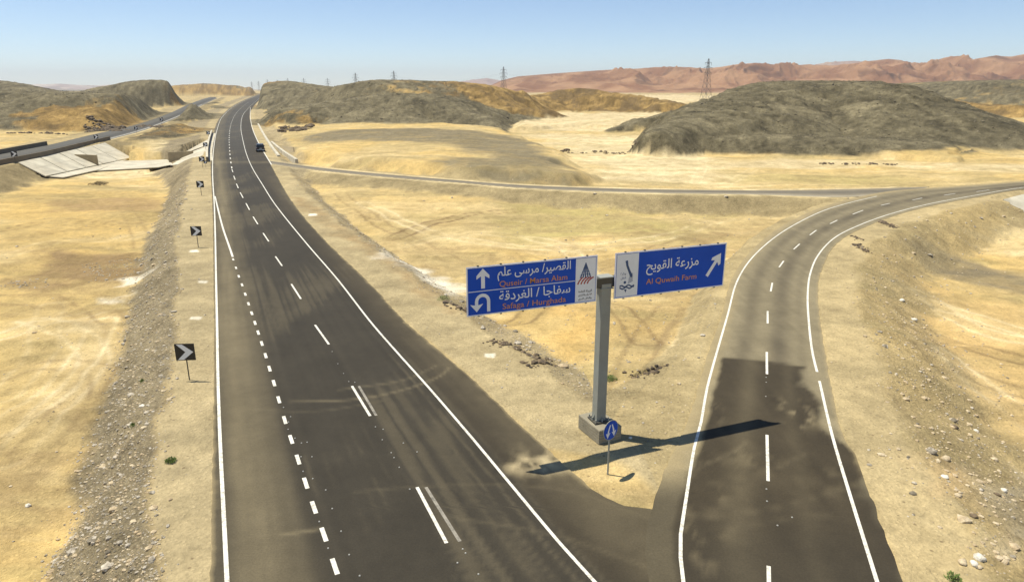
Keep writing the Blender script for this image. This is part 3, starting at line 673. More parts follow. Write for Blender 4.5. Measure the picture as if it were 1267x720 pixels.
def col_main(x, y, u, s):
    wx = (x - xat(LINE_L, y))/(xat(LINE_R, y) - xat(LINE_L, y))*12.0
    n1 = fbm(wx/1.2, y/14, 4, 301); n2 = fbm(wx/.35, y/12, 3, 311); n3 = fbm(x/2, y/2, 4, 321)
    xl, xr = xat(LINE_L, y), xat(LINE_R, y)
    n4 = fbm(wx/.22, y/25, 3, 331); n5 = fbm(x/.5, y/.8, 5, 341); n6 = fbm(x/5, y/16, 3, 351)
    c = np.tile(ASPH, (len(x), 1))*(1 + .11*n1 + (.11*n2 + .11*n4)*(1 - sstep(38, 62, y)) + .07*n5 + .08*n6)[:, None]
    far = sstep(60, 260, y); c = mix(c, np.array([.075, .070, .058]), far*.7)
    # dusty strip next to the left edge line, left lane wheel paths
    lane = x - xl; w_ = xr - xl
    for k_, am in ((.30, .20), (.38, .16), (.50, .10), (.62, .20), (.71, .18), (.84, .14), (.92, .18)):
        c = mix(c, ASPH*.70, np.exp(-((lane/w_ - k_)/.022)**2)*am*1.4*np.clip(.7 + n1, 0, 1.3)*(1 - .7*sstep(38, 62, y)))
    c = mix(c, DUST*.8, sstep(.12, .5, n6 + .5*n4)*.20)
    c = mix(c, DUST*.80, np.exp(-((lane-1.0)/1.15)**2)*np.clip(.75 + .5*n1, 0, 1)*(1 - far*.6))
    c = mix(c, DUST*.6, np.exp(-((lane-2.4)/.35)**2)*.22)
    c = mix(c, DUST, (1 - sstep(-.75, -.1, lane))*np.clip(.55 + .8*n3, 0, 1))
    right = x - xr
    c = mix(c, BRN*1.0, sstep(.1, .6, right)*.6)
    c = mix(c, DUST*.8, sstep(.3, 3.0, right)*np.clip(.55 + .35*n3 + .4*n1, 0, 1)*(1 - sstep(90, 140, y))*.6)
    # pale powder spilled by the tip of the big shadow, dust where the track crosses
    for (px, py, rad, am) in [(665,575,1.0,.9),(640,578,.6,.7),(690,571,.8,.6),(700,560,1.6,.3),(822,598,1.2,.4)]:
        g = G(px, py); d = np.hypot((x-g[0]), (y-g[1])*1.3); c = mix(c, PALE, np.exp(-((d+.35*n3)/rad)**2)*am*np.clip(.1 + 2.0*n3 + 1.5*n5, 0, 1))
    g0 = G(300, 201)[1]; c = mix(c, DUST*1.3, np.exp(-((y-g0)/2.2)**2)*.28*np.clip(.6 + n3, 0, 1))
    # scuffs from turning vehicles
    for L, am in [(P2([(360,497),(440,494),(500,482),(545,465),(556,455)]), .35), (P2([(420,482),(500,470),(540,452)]), .22), (P2([(300,506),(400,508),(480,494)]), .12), (P2([(350,661),(392,655)]), .4),
                  (P2([(440,608),(560,600),(700,606),(800,640)]), .10), (P2([(560,640),(680,660),(800,700)]), .12)]:
        L = resample(catmull(L, 5), 10); d, _, _ = seg_dist(x, y, L); c = mix(c, DUST*1.05, np.exp(-(d/.10)**2)*am)
    c = mix(c, ASPH*1.0, sstep(0.0, .6, x*0)) if False else c
    return c
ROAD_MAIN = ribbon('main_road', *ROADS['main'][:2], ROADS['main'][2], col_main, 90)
RAMP_L = edge([(858,800),(845.5,720),(841.5,672),(848,623),(860,549),(866.5,527),(874.5,482),(884.6,444),(900,391),(912,348),(930.6,319),(961,292),(991.7,273.5),(1022,259.7),(1052.8,250.6),(1085,243)])
RAMP_R = edge([(1110,800),(1085,719),(1050,607),(1029.7,538.8),(1013.5,470),(1005.4,437),(1000.9,400),(999.3,366.7),(1002.4,339),(1013,314.7),(1034.5,293),(1065,278),(1098.7,265.8),(1144.5,253.6),(1205.6,242),(1267,232),(1400,219)])
Y_OVER = G(940, 447)[1]
def col_ramp(x, y, u, s):
    n1 = fbm(x/1.2, y/6, 4, 401); n2 = fbm(x/.4, y/4, 3, 411); n3 = fbm(x/1.6, y/1.6, 4, 421)
    n4 = fbm(x/.22, y/9, 3, 431); n5 = fbm(x/.45, y/.7, 5, 441)
    c = np.tile(np.array([.215, .18, .108]), (len(x), 1))*(1 + .12*n1 + .10*n2 + .10*n4 + .08*n5)[:, None]
    for uc, wd, am in [(.30, .09, .55), (.60, .11, .75), (.80, .05, .35)]:
        c = mix(c, np.array([.085, .070, .046]), np.exp(-((u-uc)/wd)**2)*am*(.9 + .5*n1))
    c = mix(c, BRN*1.15, sstep(.42, .62, s)*sstep(.35, .6, u)*.75)
    gore = 1 - sstep(21.5, 24.5, y); c = mix(c, TAN*.9, (1 - sstep(.02, .17, u + .05*n3 + .04*n5))*.8*(1 - gore)); c = mix(c, np.array([.075, .062, .038])*1.0, gore*.9)
    # newer overlay at the near end
    ed = Y_OVER + (x - G(940,447)[0])*-.22 + n3*.08 + .10*np.sin(x*1.1)
    ov = (1 - sstep(-.06, .06, y - ed))*sstep(.11, .15, u + .02*n3 + gore*.02)*(1 - sstep(.90, .97, u + .10*n3 + np.clip((y - 27.5)*.03, -.08, .12)))
    oc = mix(np.tile(BRN, (len(x), 1))*(1 + .16*n1 + .13*n2 + .12*n4 + .10*n5)[:, None], DUST*.75, np.exp(-((u-.38)/.08)**2)*.30 + np.exp(-((u-.68)/.05)**2)*.16)
    oc = mix(oc, ASPH*1.05, sstep(23.5, 17, y)*.5)
    c = mix(c, oc, ov)
    for (px, py, rx, ry, am) in [(878,590,.9,1.3,.8),(868,610,.7,1.0,.5),(985,510,1.1,1.4,.55),(1000,522,1.0,.8,.55),(876,470,.5,.8,.5),(880,505,.5,1.6,.45),(930,565,1.2,1.6,.25),(850,650,.7,2.2,.35),(900,660,.6,1.0,.15),(1030,590,1.2,1.0,.18),(880,720,.6,1.5,.3)]:
        g = G(px, py); c = mix(c, PALE*.85, np.exp(-((x-g[0]+.5*n3)/rx*1.25)**2 - ((y-g[1]+.7*n1)/ry*1.25)**2)*am*.45*np.clip(.05 + 1.2*n3 + 2.6*n5, 0, 1))
    for L, am in [(P2([(858,600),(930,590),(1000,560)]), .12), (P2([(860,640),(950,630),(1060,600)]), .12), (P2([(900,655),(985,640),(1060,635)]), .10), (P2([(870,575),(905,560),(925,545)]), .2)]:
        L = resample(catmull(L, 5), 8); d, _, _ = seg_dist(x, y, L); c = mix(c, DUST, np.exp(-(d/.09)**2)*am)
    return c
ribbon('junction_road', *ROADS['ramp'][:2], ROADS['ramp'][2], col_ramp, 60)
def col_cross(x, y, u, s):
    n1 = fbm(x/6, y/1.5, 4, 501)
    c = np.tile(np.array([.26, .22, .15]), (len(x), 1))
    c = mix(c, np.array([.125, .112, .085]), np.exp(-((u-.42)/.3)**2)*.85*(1 - sstep(.02, .1, s)*0))
    c = mix(c, np.array([.36, .32, .24]), sstep(.74, .95, u)*sstep(.45, .8, s)*.7)
    return c*(1 + .12*n1)[:, None]
ribbon('cross_road', *ROADS['cross'][:2], ROADS['cross'][2], col_cross, 14)
def col_left(x, y, u, s):
    n1 = fbm(x/6, y/6, 3, 601)
    c = np.tile(np.array([.105, .10, .085]), (len(x), 1)); c = mix(c, np.array([.055, .052, .044]), np.exp(-((u-.62)/.16)**2)*.7)
    return mix(c, np.array([.24, .21, .16]), np.exp(-((u-.93)/.07)**2)*.5)*(1 + .1*n1)[:, None]
LEFT_ROAD = ribbon('far_road', *ROADS['left'][:2], ROADS['left'][2], col_left, 16)

def line_mesh(P, w, z, name, mat=None, parent=None):
    P = np.asarray(P)[:, :2]; t = np.gradient(P, axis=0); t /= np.linalg.norm(t, axis=1)[:, None] + 1e-9
    nrm = np.column_stack([-t[:, 1], t[:, 0]]); w = np.broadcast_to(w, len(P))[:, None]/2
    a = P + nrm*w; b = P - nrm*w; n = len(P)
    v = np.vstack([np.column_stack([a, np.full(n, z)]), np.column_stack([b, np.full(n, z)])])
    i = np.arange(n-1); f = np.stack([i, i+1, n+i+1, n+i], -1)
    o = np_mesh(name, v, f, mat or M['paint'], False)
    if parent: o.parent = parent
    else: tag(o, kind='structure')
    return o
RD = ROAD_MAIN
def clipD(P, a, b): return P[(P[:, 1] >= a) & (P[:, 1] <= b)]
def dens(P): return resample(P, max(20, int(np.linalg.norm(np.diff(P, axis=0), axis=1).sum()/1.2)))
line_mesh(dens(clipD(LINE_L, 8, 1200)), .14, .006, 'edge_line', parent=RD)
line_mesh(dens(clipD(LINE_R, 8, 1200)), .12, .006, 'edge_line', parent=RD)
# merge line leaving the left edge line, then broken
merge = edge([(266,243),(270.5,262),(276,283),(283.6,305),(288,318)])
line_mesh(dens(merge), .17, .010, 'merge_line', parent=RD)
def dash(px0, py0, px1, py1, w=.16, z=.006, mat=None, parent=None, name='lane_dash'):
    a, b = G(px0, py0)[:2], G(px1, py1)[:2]; return line_mesh(np.array([a, (a+b)/2, b]), w, z, name, mat, parent or RD)
left_dashes = [(288.5,321),(292,331.5),(295.5,342),(299.5,352.5),(303.5,364),(307.5,376),(311.5,387.5),(315.5,399.5),(319.5,411.5),(324,425),(328.7,440),(333.5,456),(339,474),(345,494.5),(352.3,519.5),(360.3,543.5),(368.8,568.5),(378.3,597.5),(388.5,627.5),(400.8,661),(414.3,700.5),(431,750)]
for x, y in left_dashes:
    g = G(x, y)[:2]; t = (G(x + .35*(y-300)/40 + 3.0, y + 8)[:2] - g); 
    k = min(range(len(left_dashes)), key=lambda i: abs(left_dashes[i][1]-y)); nb = left_dashes[min(k+1, len(left_dashes)-1)]; pb = left_dashes[max(k-1, 0)]
    t = G(*nb)[:2] - G(*pb)[:2]; t /= np.linalg.norm(t)
    line_mesh(np.array([g - t*.42, g, g + t*.40]), .15, .006, 'merge_dash', parent=RD)
mids = [(516,602.5,552.5,671.5),(435.5,477.5,458,514.5),(389.8,402,407,426),(360.5,351.5,372.3,369.8),(340.8,317.3,349,329),(325.6,288.5,332.5,298.8),(313.2,268.3,319,277.5),(304.3,251.5,308.7,259.8),(297.2,238.3,300.8,245),(292.5,227.5,294.9,233),(289.2,217.8,291,222.5),(286.9,209.5,288.2,213.2)]
for m in mids: dash(*m, w=.125)
for m in [(527,602.5,569,669.5),(444,477.5,465.5,514)]: dash(*m, w=.12, mat=M['old_paint'], name='worn_dash')
CEN = edge([(289,218),(286.8,208),(285,196),(284,184),(283.5,172),(284.5,160),(287.5,149),(293,139.5),(303,130),(314,123),(325,118.6)], 12)
dl = resample(CEN, step=1.0); acc = np.r_[0, np.cumsum(np.linalg.norm(np.diff(dl, axis=0), axis=1))]
k = 12.5
while k + 3.2 < min(acc[-1], 640):
    q = np.column_stack([np.interp([k, k+1.6, k+3.2], acc, dl[:, i]) for i in (0, 1)])
    line_mesh(q, .20, .006, 'lane_dash', parent=RD); k += 9.4
# slip lane outer line
line_mesh(dens(edge([(309.8,133),(309.8,146),(313,161),(320,177),(329.5,193.5),(336,204)])), .20, .006, 'edge_line', parent=RD)
line_mesh(dens(edge([(313.5,210),(322,213.5),(340,217),(370,219)]))*1.0, .16, .012, 'edge_line', parent=RD) if False else None
RJ = [o for o in C.objects if o.name == 'junction_road'][0]
line_mesh(dens(clipD(RAMP_L, 8, 300)), .12, .012, 'edge_line', parent=RJ)
rr = dens(RAMP_R); gap = G(1011.5, 464)[1]
line_mesh(rr[rr[:, 1] < gap-.25], .125, .012, 'edge_line', parent=RJ)
line_mesh(rr[rr[:, 1] > gap+.35], .13, .012, 'edge_line', parent=RJ)
for m in [(949,538,950.3,595),(948.7,435.5,948.9,463),(949.8,385,949.8,400.3),(953.6,360.6,955.6,350),(964,330.8,969.6,323),(982,308.6,989.3,302),(1002,291,1010,285),(1027,277,1036,272.6),(1055,265.3,1068,260.3),(1090,254.3,1101,251.8),(1129,247.8,1141,245.2),(1168,241.8,1182,239.6),(1208,237.4,1224,235.2),(951,700,952,760)]:
    dash(*m, w=.125, z=.012, parent=RJ)
line_mesh(dens(edge([(0,203),(60,190.6),(136,171.6),(180,159.4),(221,143.6),(236,136.8),(250,129.4)])), .3, .006, 'edge_line', parent=LEFT_ROAD)
# reflective studs
SM = MB(); SM.box((0,0,.01), (.055,.055,.02), taper=.7); st0 = SM.build('road_stud', M['stud'])
def studs(P, label, own=None):
    global st0
    for i, (x, y) in enumerate(P):
        o = st0 if st0 is not None else stud_src.copy()
        if st0 is None: C.objects.link(o)
        g = G(x, y); o.location = (g[0], g[1], .003 if x < 800 else .009); tag(o, label, 'road stud', 'small white studs set in the asphalt'); st0 = None
stud_src = st0
A1 = [(350.8,504),(357,522),(365,542),(356.5,531),(372.5,565),(380,547),(375,583),(387,592),(403,606),(411,629),(422,657),(395,645),(406,678),(445,712),(432,686),(373,548),(359.5,515.5),(386,565)]
A2 = [(464.5,528),(473,544),(484,560),(487.5,566),(494,578),(499,548),(507,605),(516,559),(431.5,472),(439,473),(411,435),(418,450),(425,462),(572.5,679),(592,710),(566,696),(576,684),(474,531)]
A3 = [(948,467),(948,473),(947.5,490.5),(948.3,605),(949,620),(980,640),(962,650)]
studs(A1, 'tiny white stud in the asphalt right of the short merge dashes'); studs(A2, 'tiny white stud in line with the long lane dashes of the main road'); studs(A3, 'tiny white stud along the centre of the junction road')

# ------------------------------------------------------------------ concrete works at the culverts
def slab(name, pts, mat, thick=.2, parent=None):
    P = [Vector(p) for p in pts]; n = len(P); c, nn = plane_of(pts); nn = Vector(nn); nn = nn if nn.z > 0 else -nn
    c = Vector(c)
    P = [p - nn*((p - c).dot(nn)) for p in P]
    m = MB(); m.add(P + [p - nn*thick for p in P], [tuple(range(n)), tuple(range(2*n-1, n-1, -1))] + [(i, n+i, n+(i+1) % n, (i+1) % n) for i in range(n)])
    return m.build(name, mat, parent)
def panelled(root, P, nu, nv, mat):
    """a sloping apron cast in bays: P = 4 corners, joints between the bays"""
    P = [Vector(p) for p in P]
    for i in range(nu):
        for j in range(nv):
            g = .007
            def q(u, v): return P[0].lerp(P[1], u).lerp(P[3].lerp(P[2], u), v)
            u0, u1, v0, v1 = i/nu + g/2, (i+1)/nu - g/2, j/nv + g/2, (j+1)/nv - g/2
            slab('concrete_bay', [q(u0, v0), q(u1, v0), q(u1, v1), q(u0, v1)], mat, .2, root)
ap = empty('culvert_apron', tuple(SLABS['apron_left'][1])); inv = Matrix.Translation(-ap.location)
def put(root, o): o.location = -root.location
tag(ap, 'large pale concrete slope below the far road with a dark triangular wing wall on it', 'apron')
before = set(C.objects)
AC, AN = plane_of(SLABS['apron_left'])
def flat(p): p = np.array(p); return p - AN*((p - AC) @ AN)
def onplane(px, py): d = ray(px, py); o_ = np.array([0, 0, CH]); return o_ + d*(((AC - o_) @ AN)/(d @ AN))
panelled(ap, [flat(p) for p in SLABS['apron_left']], 5, 2, M['concrete'])
slab('toe_slab', SLABS['toe_slab'], M['concrete'], .2, ap)
def solid(name, top, bot, mat, parent, t=.35):
    """upright wall from a top line to a bottom line (lists of 3D points), thickness t in y"""
    m = MB(); n = len(top); v = [Vector(p) for p in top] + [Vector(p) for p in bot]; v2 = [p + Vector((0, t, 0)) for p in v]
    f = [(i, i+1, n+i+1, n+i) for i in range(n-1)]; N = 2*n
    f += [(N+i+1, N+i, N+n+i, N+n+i+1) for i in range(n-1)] + [(i+1, i, N+i, N+i+1) for i in range(n-1)] + [(n+i, n+i+1, N+n+i+1, N+n+i) for i in range(n-1)] + [(0, n, N+n, N), (n-1, N+n-1, N+2*n-1, 2*n-1)]
    m.add(v + v2, f); return m.build(name, mat, parent)
wa, wb_ = onplane(92, 192), onplane(121, 204.5); up = np.array([0, 0, 1.0])
solid('wing_wall', [wa + up*.12, (wa+wb_)/2 + up*1.25, wb_ + up*2.3], [wa - up*.3, (wa+wb_)/2 - up*.3, wb_ - up*.3], M['wall'], ap, .4)
for o in set(C.objects) - before:
    if o.parent == ap: put(ap, o)
cf = empty('culvert_channel', tuple(SLABS['channel_floor'][0])); tag(cf, 'white concrete channel and sloping wings beside a brown headwall left of the main road', 'channel')
before = set(C.objects)
slab('channel_floor', SLABS['channel_floor'], M['concrete'], .2, cf)
slab('sloping_wing', SLABS['wing_low'], M['concrete'], .2, cf); slab('sloping_wing', SLABS['wing_high'], M['concrete'], .2, cf)
ha, hb = V(209,200.5,-3.4), V(238,188.0,-.9)
solid('headwall', [ha + up*2.35, (ha+hb)/2 + up*1.2 + np.array([0,0,.05]), hb + up*.1], [ha - up*.3, (ha+hb)/2 - up*.3, hb - up*.4], M['wall'], cf, .5)
for o in set(C.objects) - before:
    if o.parent == cf: put(cf, o)
ar = empty('embankment_apron', tuple(SLABS['apron_right'][0])); tag(ar, 'pale concrete slope at the right edge of the frame beside the junction road', 'apron')
before = set(C.objects); P = SLABS['apron_right']; panelled(ar, [P[0], P[1], P[2], P[3]], 4, 2, M['concrete'])
for o in set(C.objects) - before:
    if o.parent == ar: put(ar, o)
def long_wall(name, pts, h, t, mat, label, cat, z0=-.1, cap=None, group=None):
    P = resample(catmull([G(x, y)[:2] for x, y in pts], 8), step=3.0); root = empty(name, (P[0][0], P[0][1], 0)); tag(root, label, cat, group)
    tn = np.gradient(P, axis=0); tn /= np.linalg.norm(tn, axis=1)[:, None]; nr_ = np.column_stack([-tn[:, 1], tn[:, 0]])
    def strip(nm, w0, w1, za, zb, mt):
        m = MB(); n = len(P); v = []
        for i in range(n):
            for (w, z) in ((-w0, za), (w0, za), (w1, zb), (-w1, zb)):
                v.append((P[i][0] + nr_[i][0]*w - P[0][0], P[i][1] + nr_[i][1]*w - P[0][1], z))
        f = [(0,1,2,3), tuple(4*(n-1)+k for k in (3,2,1,0))]
        for i in range(n-1):
            for k in range(4): f.append((4*i+k, 4*i+(k+1)%4, 4*(i+1)+(k+1)%4, 4*(i+1)+k))
        m.add(v, f); return m.build(nm, mt, root)
    strip('wall_body', t/2, t/2*.7, z0, h, mat)
    if cap: strip('wall_coping', t/2*.9, t/2*.9, h, h+.12, cap)
    return root
long_wall('bridge_parapet', [(-140,236),(-60,217.5),(0,204.5),(55.6,193),(100,182),(136,173.3)], 1.0, .45, M['parapet'], 'long brown bridge parapet along the near edge of the far road', 'parapet', -.6)
long_wall('bridge_parapet', [(-100,210),(0,190.8),(30,185),(58,179.8)], 1.0, .45, M['parapet'], 'short brown parapet along the far edge of the far road', 'parapet', -.3)
long_wall('jersey_barrier', [(256.8,200.5),(256.8,190),(258.6,178),(262.3,165)], .9, .5, M['parapet'], 'dark faced concrete barrier on the left shoulder of the main road', 'barrier', -.1, M['concrete'])
line_mesh(dens(edge([(260.2,199),(259.9,189),(261.8,177),(265,165)])), .9, .002, 'concrete_kerb_strip', M['concrete'])
long_wall('culvert_kerb', [(319.5,154),(327,168),(336,182),(345,194)], .35, .8, M['concrete'], 'long white concrete kerb on the verge just right of the dark car', 'kerb', -.3)
long_wall('culvert_kerb', [(336,176.5),(345,184),(356,192),(367,199)], .35, .8, M['concrete'], 'white concrete kerb in front of the small brown headwall right of the car', 'kerb', -1.2)
hw_ = solid('culvert_headwall', [A(349,181.3,173), A(356,181.8,173), A(363,182.5,173)], [A(349,182.5,172.5), A(356,187.5,171.5), A(363.5,191,171)], M['wall'], None, .5); tag(hw_, 'small brown culvert headwall behind the white kerb right of the car', 'headwall')
zo = tz(*V(379,193,0)[:2]) + .12; sl = slab('culvert_outfall', [V(366,191.5,zo), V(392,192.3,zo), V(391,194.3,zo), V(370,195.0,zo)], M['concrete'], .5); tag(sl, 'thin pale concrete strip on the sand right of the small headwall', 'slab')

# ------------------------------------------------------------------ lettering
FORMS = {'ا':(0xFE8D,2),'ل':(0xFEDD,4),'ق':(0xFED5,4),'ص':(0xFEB9,4),'ي':(0xFEF1,4),'ر':(0xFEAD,2),'م':(0xFEE1,4),'س':(0xFEB1,4),'ى':(0xFEEF,2),'ع':(0xFEC9,4),'ف':(0xFED1,4),'ج':(0xFE9D,4),'غ':(0xFECD,4),'د':(0xFEA9,2),'ة':(0xFE93,2),'ز':(0xFEAF,2),'و':(0xFEED,2),'ح':(0xFEA1,4),'ه':(0xFEE9,4),'ئ':(0xFE89,4),'ط':(0xFEC1,4),'ك':(0xFED9,4),'ب':(0xFE8F,4),'ن':(0xFEE5,4)}
def shape(s):
    out = []
    for i, c in enumerate(s):
        if c not in FORMS: out.append(c); continue
        b, n = FORMS[c]; p = i > 0 and s[i-1] in FORMS and FORMS[s[i-1]][1] == 4; q = n == 4 and i+1 < len(s) and s[i+1] in FORMS
        out.append(chr(b + (1 if p and not q else 2 if q and not p else 3 if p and q else 0)))
    return ''.join(out[::-1])
def text(name, s, x0, x1, zb, h, mat, parent, y, bold=.012, arabic=False):
    """lettering fitted between x0..x1, heights fitted to zb..zb+h, standing in the xz plane"""
    cu = bpy.data.curves.new(name, 'FONT'); cu.body = shape(s) if arabic else s; cu.offset = bold; cu.resolution_u = 4
    o = bpy.data.objects.new('tmp', cu); C.objects.link(o); dg = bpy.context.evaluated_depsgraph_get(); dg.update()
    me = bpy.data.meshes.new_from_object(o.evaluated_get(dg)); bpy.data.objects.remove(o)
    bm = bmesh.new(); bm.from_mesh(me)
    xs = [v.co.x for v in bm.verts]; ys = [v.co.y for v in bm.verts]; ax, bx, ay, by = min(xs), max(xs), min(ys), max(ys)
    seen = set(); k = 0
    for v in bm.verts:
        if v in seen: continue
        st = [v]; isl = []; seen.add(v)
        while st:
            q = st.pop(); isl.append(q)
            for e in q.link_edges:
                w = e.other_vert(q)
                if w not in seen: seen.add(w); st.append(w)
        for q in isl: q.co.z = (k % 3)*.0015
        k += 1
    for v in bm.verts:
        v.co = Vector((x0 + (v.co.x-ax)/(bx-ax)*(x1-x0), y - v.co.z, zb + (v.co.y-ay)/(by-ay)*h))
    bmesh.ops.recalc_face_normals(bm, faces=bm.faces); bm.to_mesh(me); bm.free(); me.materials.clear(); me.materials.append(mat)
    o = bpy.data.objects.new(name, me); C.objects.link(o); o.parent = parent; return o
def stroke(pts, w, y, t=.004, taper=None):
    """thick polyline in the xz plane, returned as prisms in one MB"""
    m = MB(); P = [Vector((a, b)) for a, b in pts]; L, Rr = [], []
    for i, p in enumerate(P):
        d = (P[min(i+1, len(P)-1)] - P[max(i-1, 0)]).normalized(); n = Vector((-d.y, d.x)); ww = (w[i] if isinstance(w, (list, tuple)) else w)/2
        L.append(p + n*ww); Rr.append(p - n*ww)
    for i in range(len(P)-1):
        m.prism([tuple(L[i]), tuple(L[i+1]), tuple(Rr[i+1]), tuple(Rr[i])], t, Matrix.Translation((0, y, 0)))
    return m

# ------------------------------------------------------------------ the big cantilever sign
pl0 = np.array([-1.706, 24.433]); pl1 = np.array([9.188, 28.677]); pdir = (pl1 - pl0)/np.linalg.norm(pl1 - pl0); PLEN = float(np.linalg.norm(pl1 - pl0)); PA = math.atan2(pdir[1], pdir[0])
# local frame: x along the panels from the post, y away from the camera
foot = pl0 + pdir*5.97 + np.array([-pdir[1], pdir[0]])*.25
post = empty('sign_post', (float(foot[0]), float(foot[1]), 0), PA)
tag(post, 'grey steel box column with cross beam holding the two big blue road signs', 'sign post')
m = MB(); m.box((0, 0, 3.75), (.44, .44, 6.2)); m.build('column', M['zinc'], post, .015)
m = MB(); m.box((0, 0, .70), (.72, .72, .05)); m.build('base_plate', M['steel_dark'], post)
for sx in (-1, 0, 1):
    for sy in (-1, 0, 1):
        if sx or sy: m = MB(); m.tube((sx*.3, sy*.3, .72), (sx*.3, sy*.3, .86), .03, 8); m.build('anchor_bolt', M['zinc'], post)
for a in range(4):
    m = MB(); v = Matrix.Rotation(a*math.pi/2, 4, 'Z') @ Matrix.Translation((.22, 0, .725)); m.prism([(0, 0), (.12, 0), (0, .26)], .02, v); m.build('gusset', M['zinc'], post)
m = MB(); m.box((-.0, -.05, 6.91), (10.9, .32, .40)); m.build('cross_beam', M['steel_dark'], post, .01)
for zz in (6.66, 7.13): m = MB(); m.box((0, 0, zz), (.62, .50, .04)); m.build('saddle_plate', M['zinc'], post)
for s_ in (-1, 1):
    for zz in (6.45, 7.9):
        m = MB(); m.box((s_*3.1 if s_ < 0 else 3.2, -.232, zz), (5.1, .06, .10)); m.build('rail', M['zinc'], post)
fx = np.array([.90, .436]); 
ft = empty('sign_footing', (float(3.67 + .55*.9 - .8*.436), float(25.9 + .55*.436 + .8*.9), -.3), math.atan2(.436, .9)); tag(ft, 'board-marked concrete footing block under the tall grey sign column', 'footing')
fc = (float(3.67 + .55*.9 - .8*.436), float(25.9 + .55*.436 + .8*.9))
m = MB(); m.box((0, 0, .47), (1.10, 1.65, .96)); m.build('block', M['footing'], ft, .02)
for i in range(5):
    m = MB(); zc_ = .36 + i*.128
    m.box((0, 0, zc_), (1.125, 1.675, .112)); m.build('board_course', M['footing'], ft, .006)
P_OFF = -.28   # panel plane in the post's frame
def sign_panel(name, x0, x1, label):
    root = empty(name, (float(foot[0]), float(foot[1]), 0), PA); tag(root, label, 'road sign', 'large blue direction signs on the cross beam'); zb, zt = 6.205, 8.115
    m = MB(); m.box(((x0+x1)/2, P_OFF, (zb+zt)/2), (x1-x0, .03, zt-zb)); m.build('panel', M['blue'], root)
    yf = P_OFF - .022
    for a, b, c, d in ((x0, x1, zt-.045, zt), (x0, x1, zb, zb+.045)):
        m = MB(); m.box(((a+b)/2, yf+.004, (c+d)/2), (b-a, .02, d-c)); m.build('frame', M['signwhite'], root)
    for xx in (x0+.022, x1-.022): m = MB(); m.box((xx, yf+.006, (zb+zt)/2), (.045, .02, zt-zb-.094)); m.build('frame', M['signwhite'], root)
    n = 6
    for i in range(n):
        xx = x0 + (x1-x0)*(i+.5)/n
        for zz in (zt+.01, zb-.01): m = MB(); m.box((xx, P_OFF, zz), (.07, .05, .07)); m.build('clamp', M['steel_dark'], root)
    return root, zb, zt
YF = P_OFF - .020
xa, xb = -5.97, -5.97 + 5.46
sg, zb, zt = sign_panel('direction_sign', xa, xb, 'left large blue road sign with two destinations, an up arrow and a u-turn arrow')
PW = xb - xa
bx0 = xa + PW*.825
m = MB(); m.box(((bx0 + xb - .06)/2, YF, (zb+zt)/2), (xb - .07 - bx0, .008, zt-zb-.13)); m.build('logo_plate', M['signwhite'], sg)
zm = zb + (zt-zb)*.50
m = MB(); m.box(((xa+.05+bx0)/2, YF, zm), (bx0-xa-.08, .006, .028)); m.build('divider', M['signwhite'], sg)
m = MB(); m.prism([(xa+.57, zm+.10), (xa+.72, zm+.10), (xa+.72, zm+.58), (xa+.90, zm+.47), (xa+.90, zm+.60), (xa+.645, zm+.87), (xa+.39, zm+.60), (xa+.39, zm+.47), (xa+.57, zm+.58)], .006, Matrix.Translation((0, YF, 0))); m.build('up_arrow', M['signwhite'], sg)
arc = [(xa+.86, zb+.12), (xa+.86, zb+.45)] + [(xa+.62+.24*math.cos(t), zb+.55+.24*math.sin(t)) for t in np.linspace(0, math.pi, 9)] + [(xa+.38, zb+.42)]
m = stroke(arc, .13, YF, .006); m.prism([(xa+.38, zb+.15), (xa+.12, zb+.46), (xa+.30, zb+.42), (xa+.46, zb+.42), (xa+.64, zb+.46)], .006, Matrix.Translation((0, YF-.006, 0))); m.build('u_turn_arrow', M['signwhite'], sg)
tx0, tx1 = xa + PW*.235, xa + PW*.785
text('arabic_lettering', 'القصير/ مرسى علم', tx0 - .06, tx1, zm+.32, .54, M['signwhite'], sg, YF-.004, .009, True)
text('latin_lettering', 'Quseir / Marsa Alam', tx0 + .02, tx1 - .14, zm+.045, .27, M['orange'], sg, YF-.004, .004)
text('arabic_lettering', 'سفاجا / الغردقة', tx0 - .0, tx1, zb+.38, .50, M['signwhite'], sg, YF-.004, .009, True)
text('latin_lettering', 'Safaga / Hurghada', tx0 + .14, tx1 - .18, zb+.065, .30, M['orange'], sg, YF-.004, .004)
lc = (bx0 + xb - .07)/2; Y2 = YF - .006
m = MB()
for dx in (-.22, -.11, 0, .11, .22):
    m.prism([(lc-.012, zt-.25), (lc+.012, zt-.25), (lc+dx+.03, zt-.86), (lc+dx-.03, zt-.86)], .004 + abs(dx)*.01, Matrix.Translation((0, Y2, 0)))
for zz, ww in ((zt-.5, .10), (zt-.62, .16), (zt-.74, .22)): m.prism([(lc-ww, zz), (lc+ww, zz), (lc+ww, zz+.02), (lc-ww, zz+.02)], .010, Matrix.Translation((0, Y2, 0)))
m.build('tower_emblem', M['logo_blue'], sg)
m = MB()
for k, (a0, b0) in enumerate([(-.34, -.30), (-.20, -.12), (-.06, .06), (.08, .26)]):
    pts = [(lc + a0, zt-1.12), (lc + a0 + .06, zt-1.0), (lc + (a0+b0)/2 + .12, zt-.90), (lc + .36, zt-.88 - .0*k)]
    s_ = stroke(pts[:3] + [(lc + b0 + .18 if b0 < .2 else lc + .36, zt-.84 - .01*k)], .055, Y2 - .001*k, .005); m.add(s_.v, s_.f)
m.build('road_emblem', M['red'], sg)
for i, s in enumerate(['الهيئة العامة', 'للطرق والكباري', 'والنقل البري']):
    text('plate_lettering', s, lc-.30, lc+.30, zb+.42-i*.155, .12, M['black'], sg, Y2, .02, True)

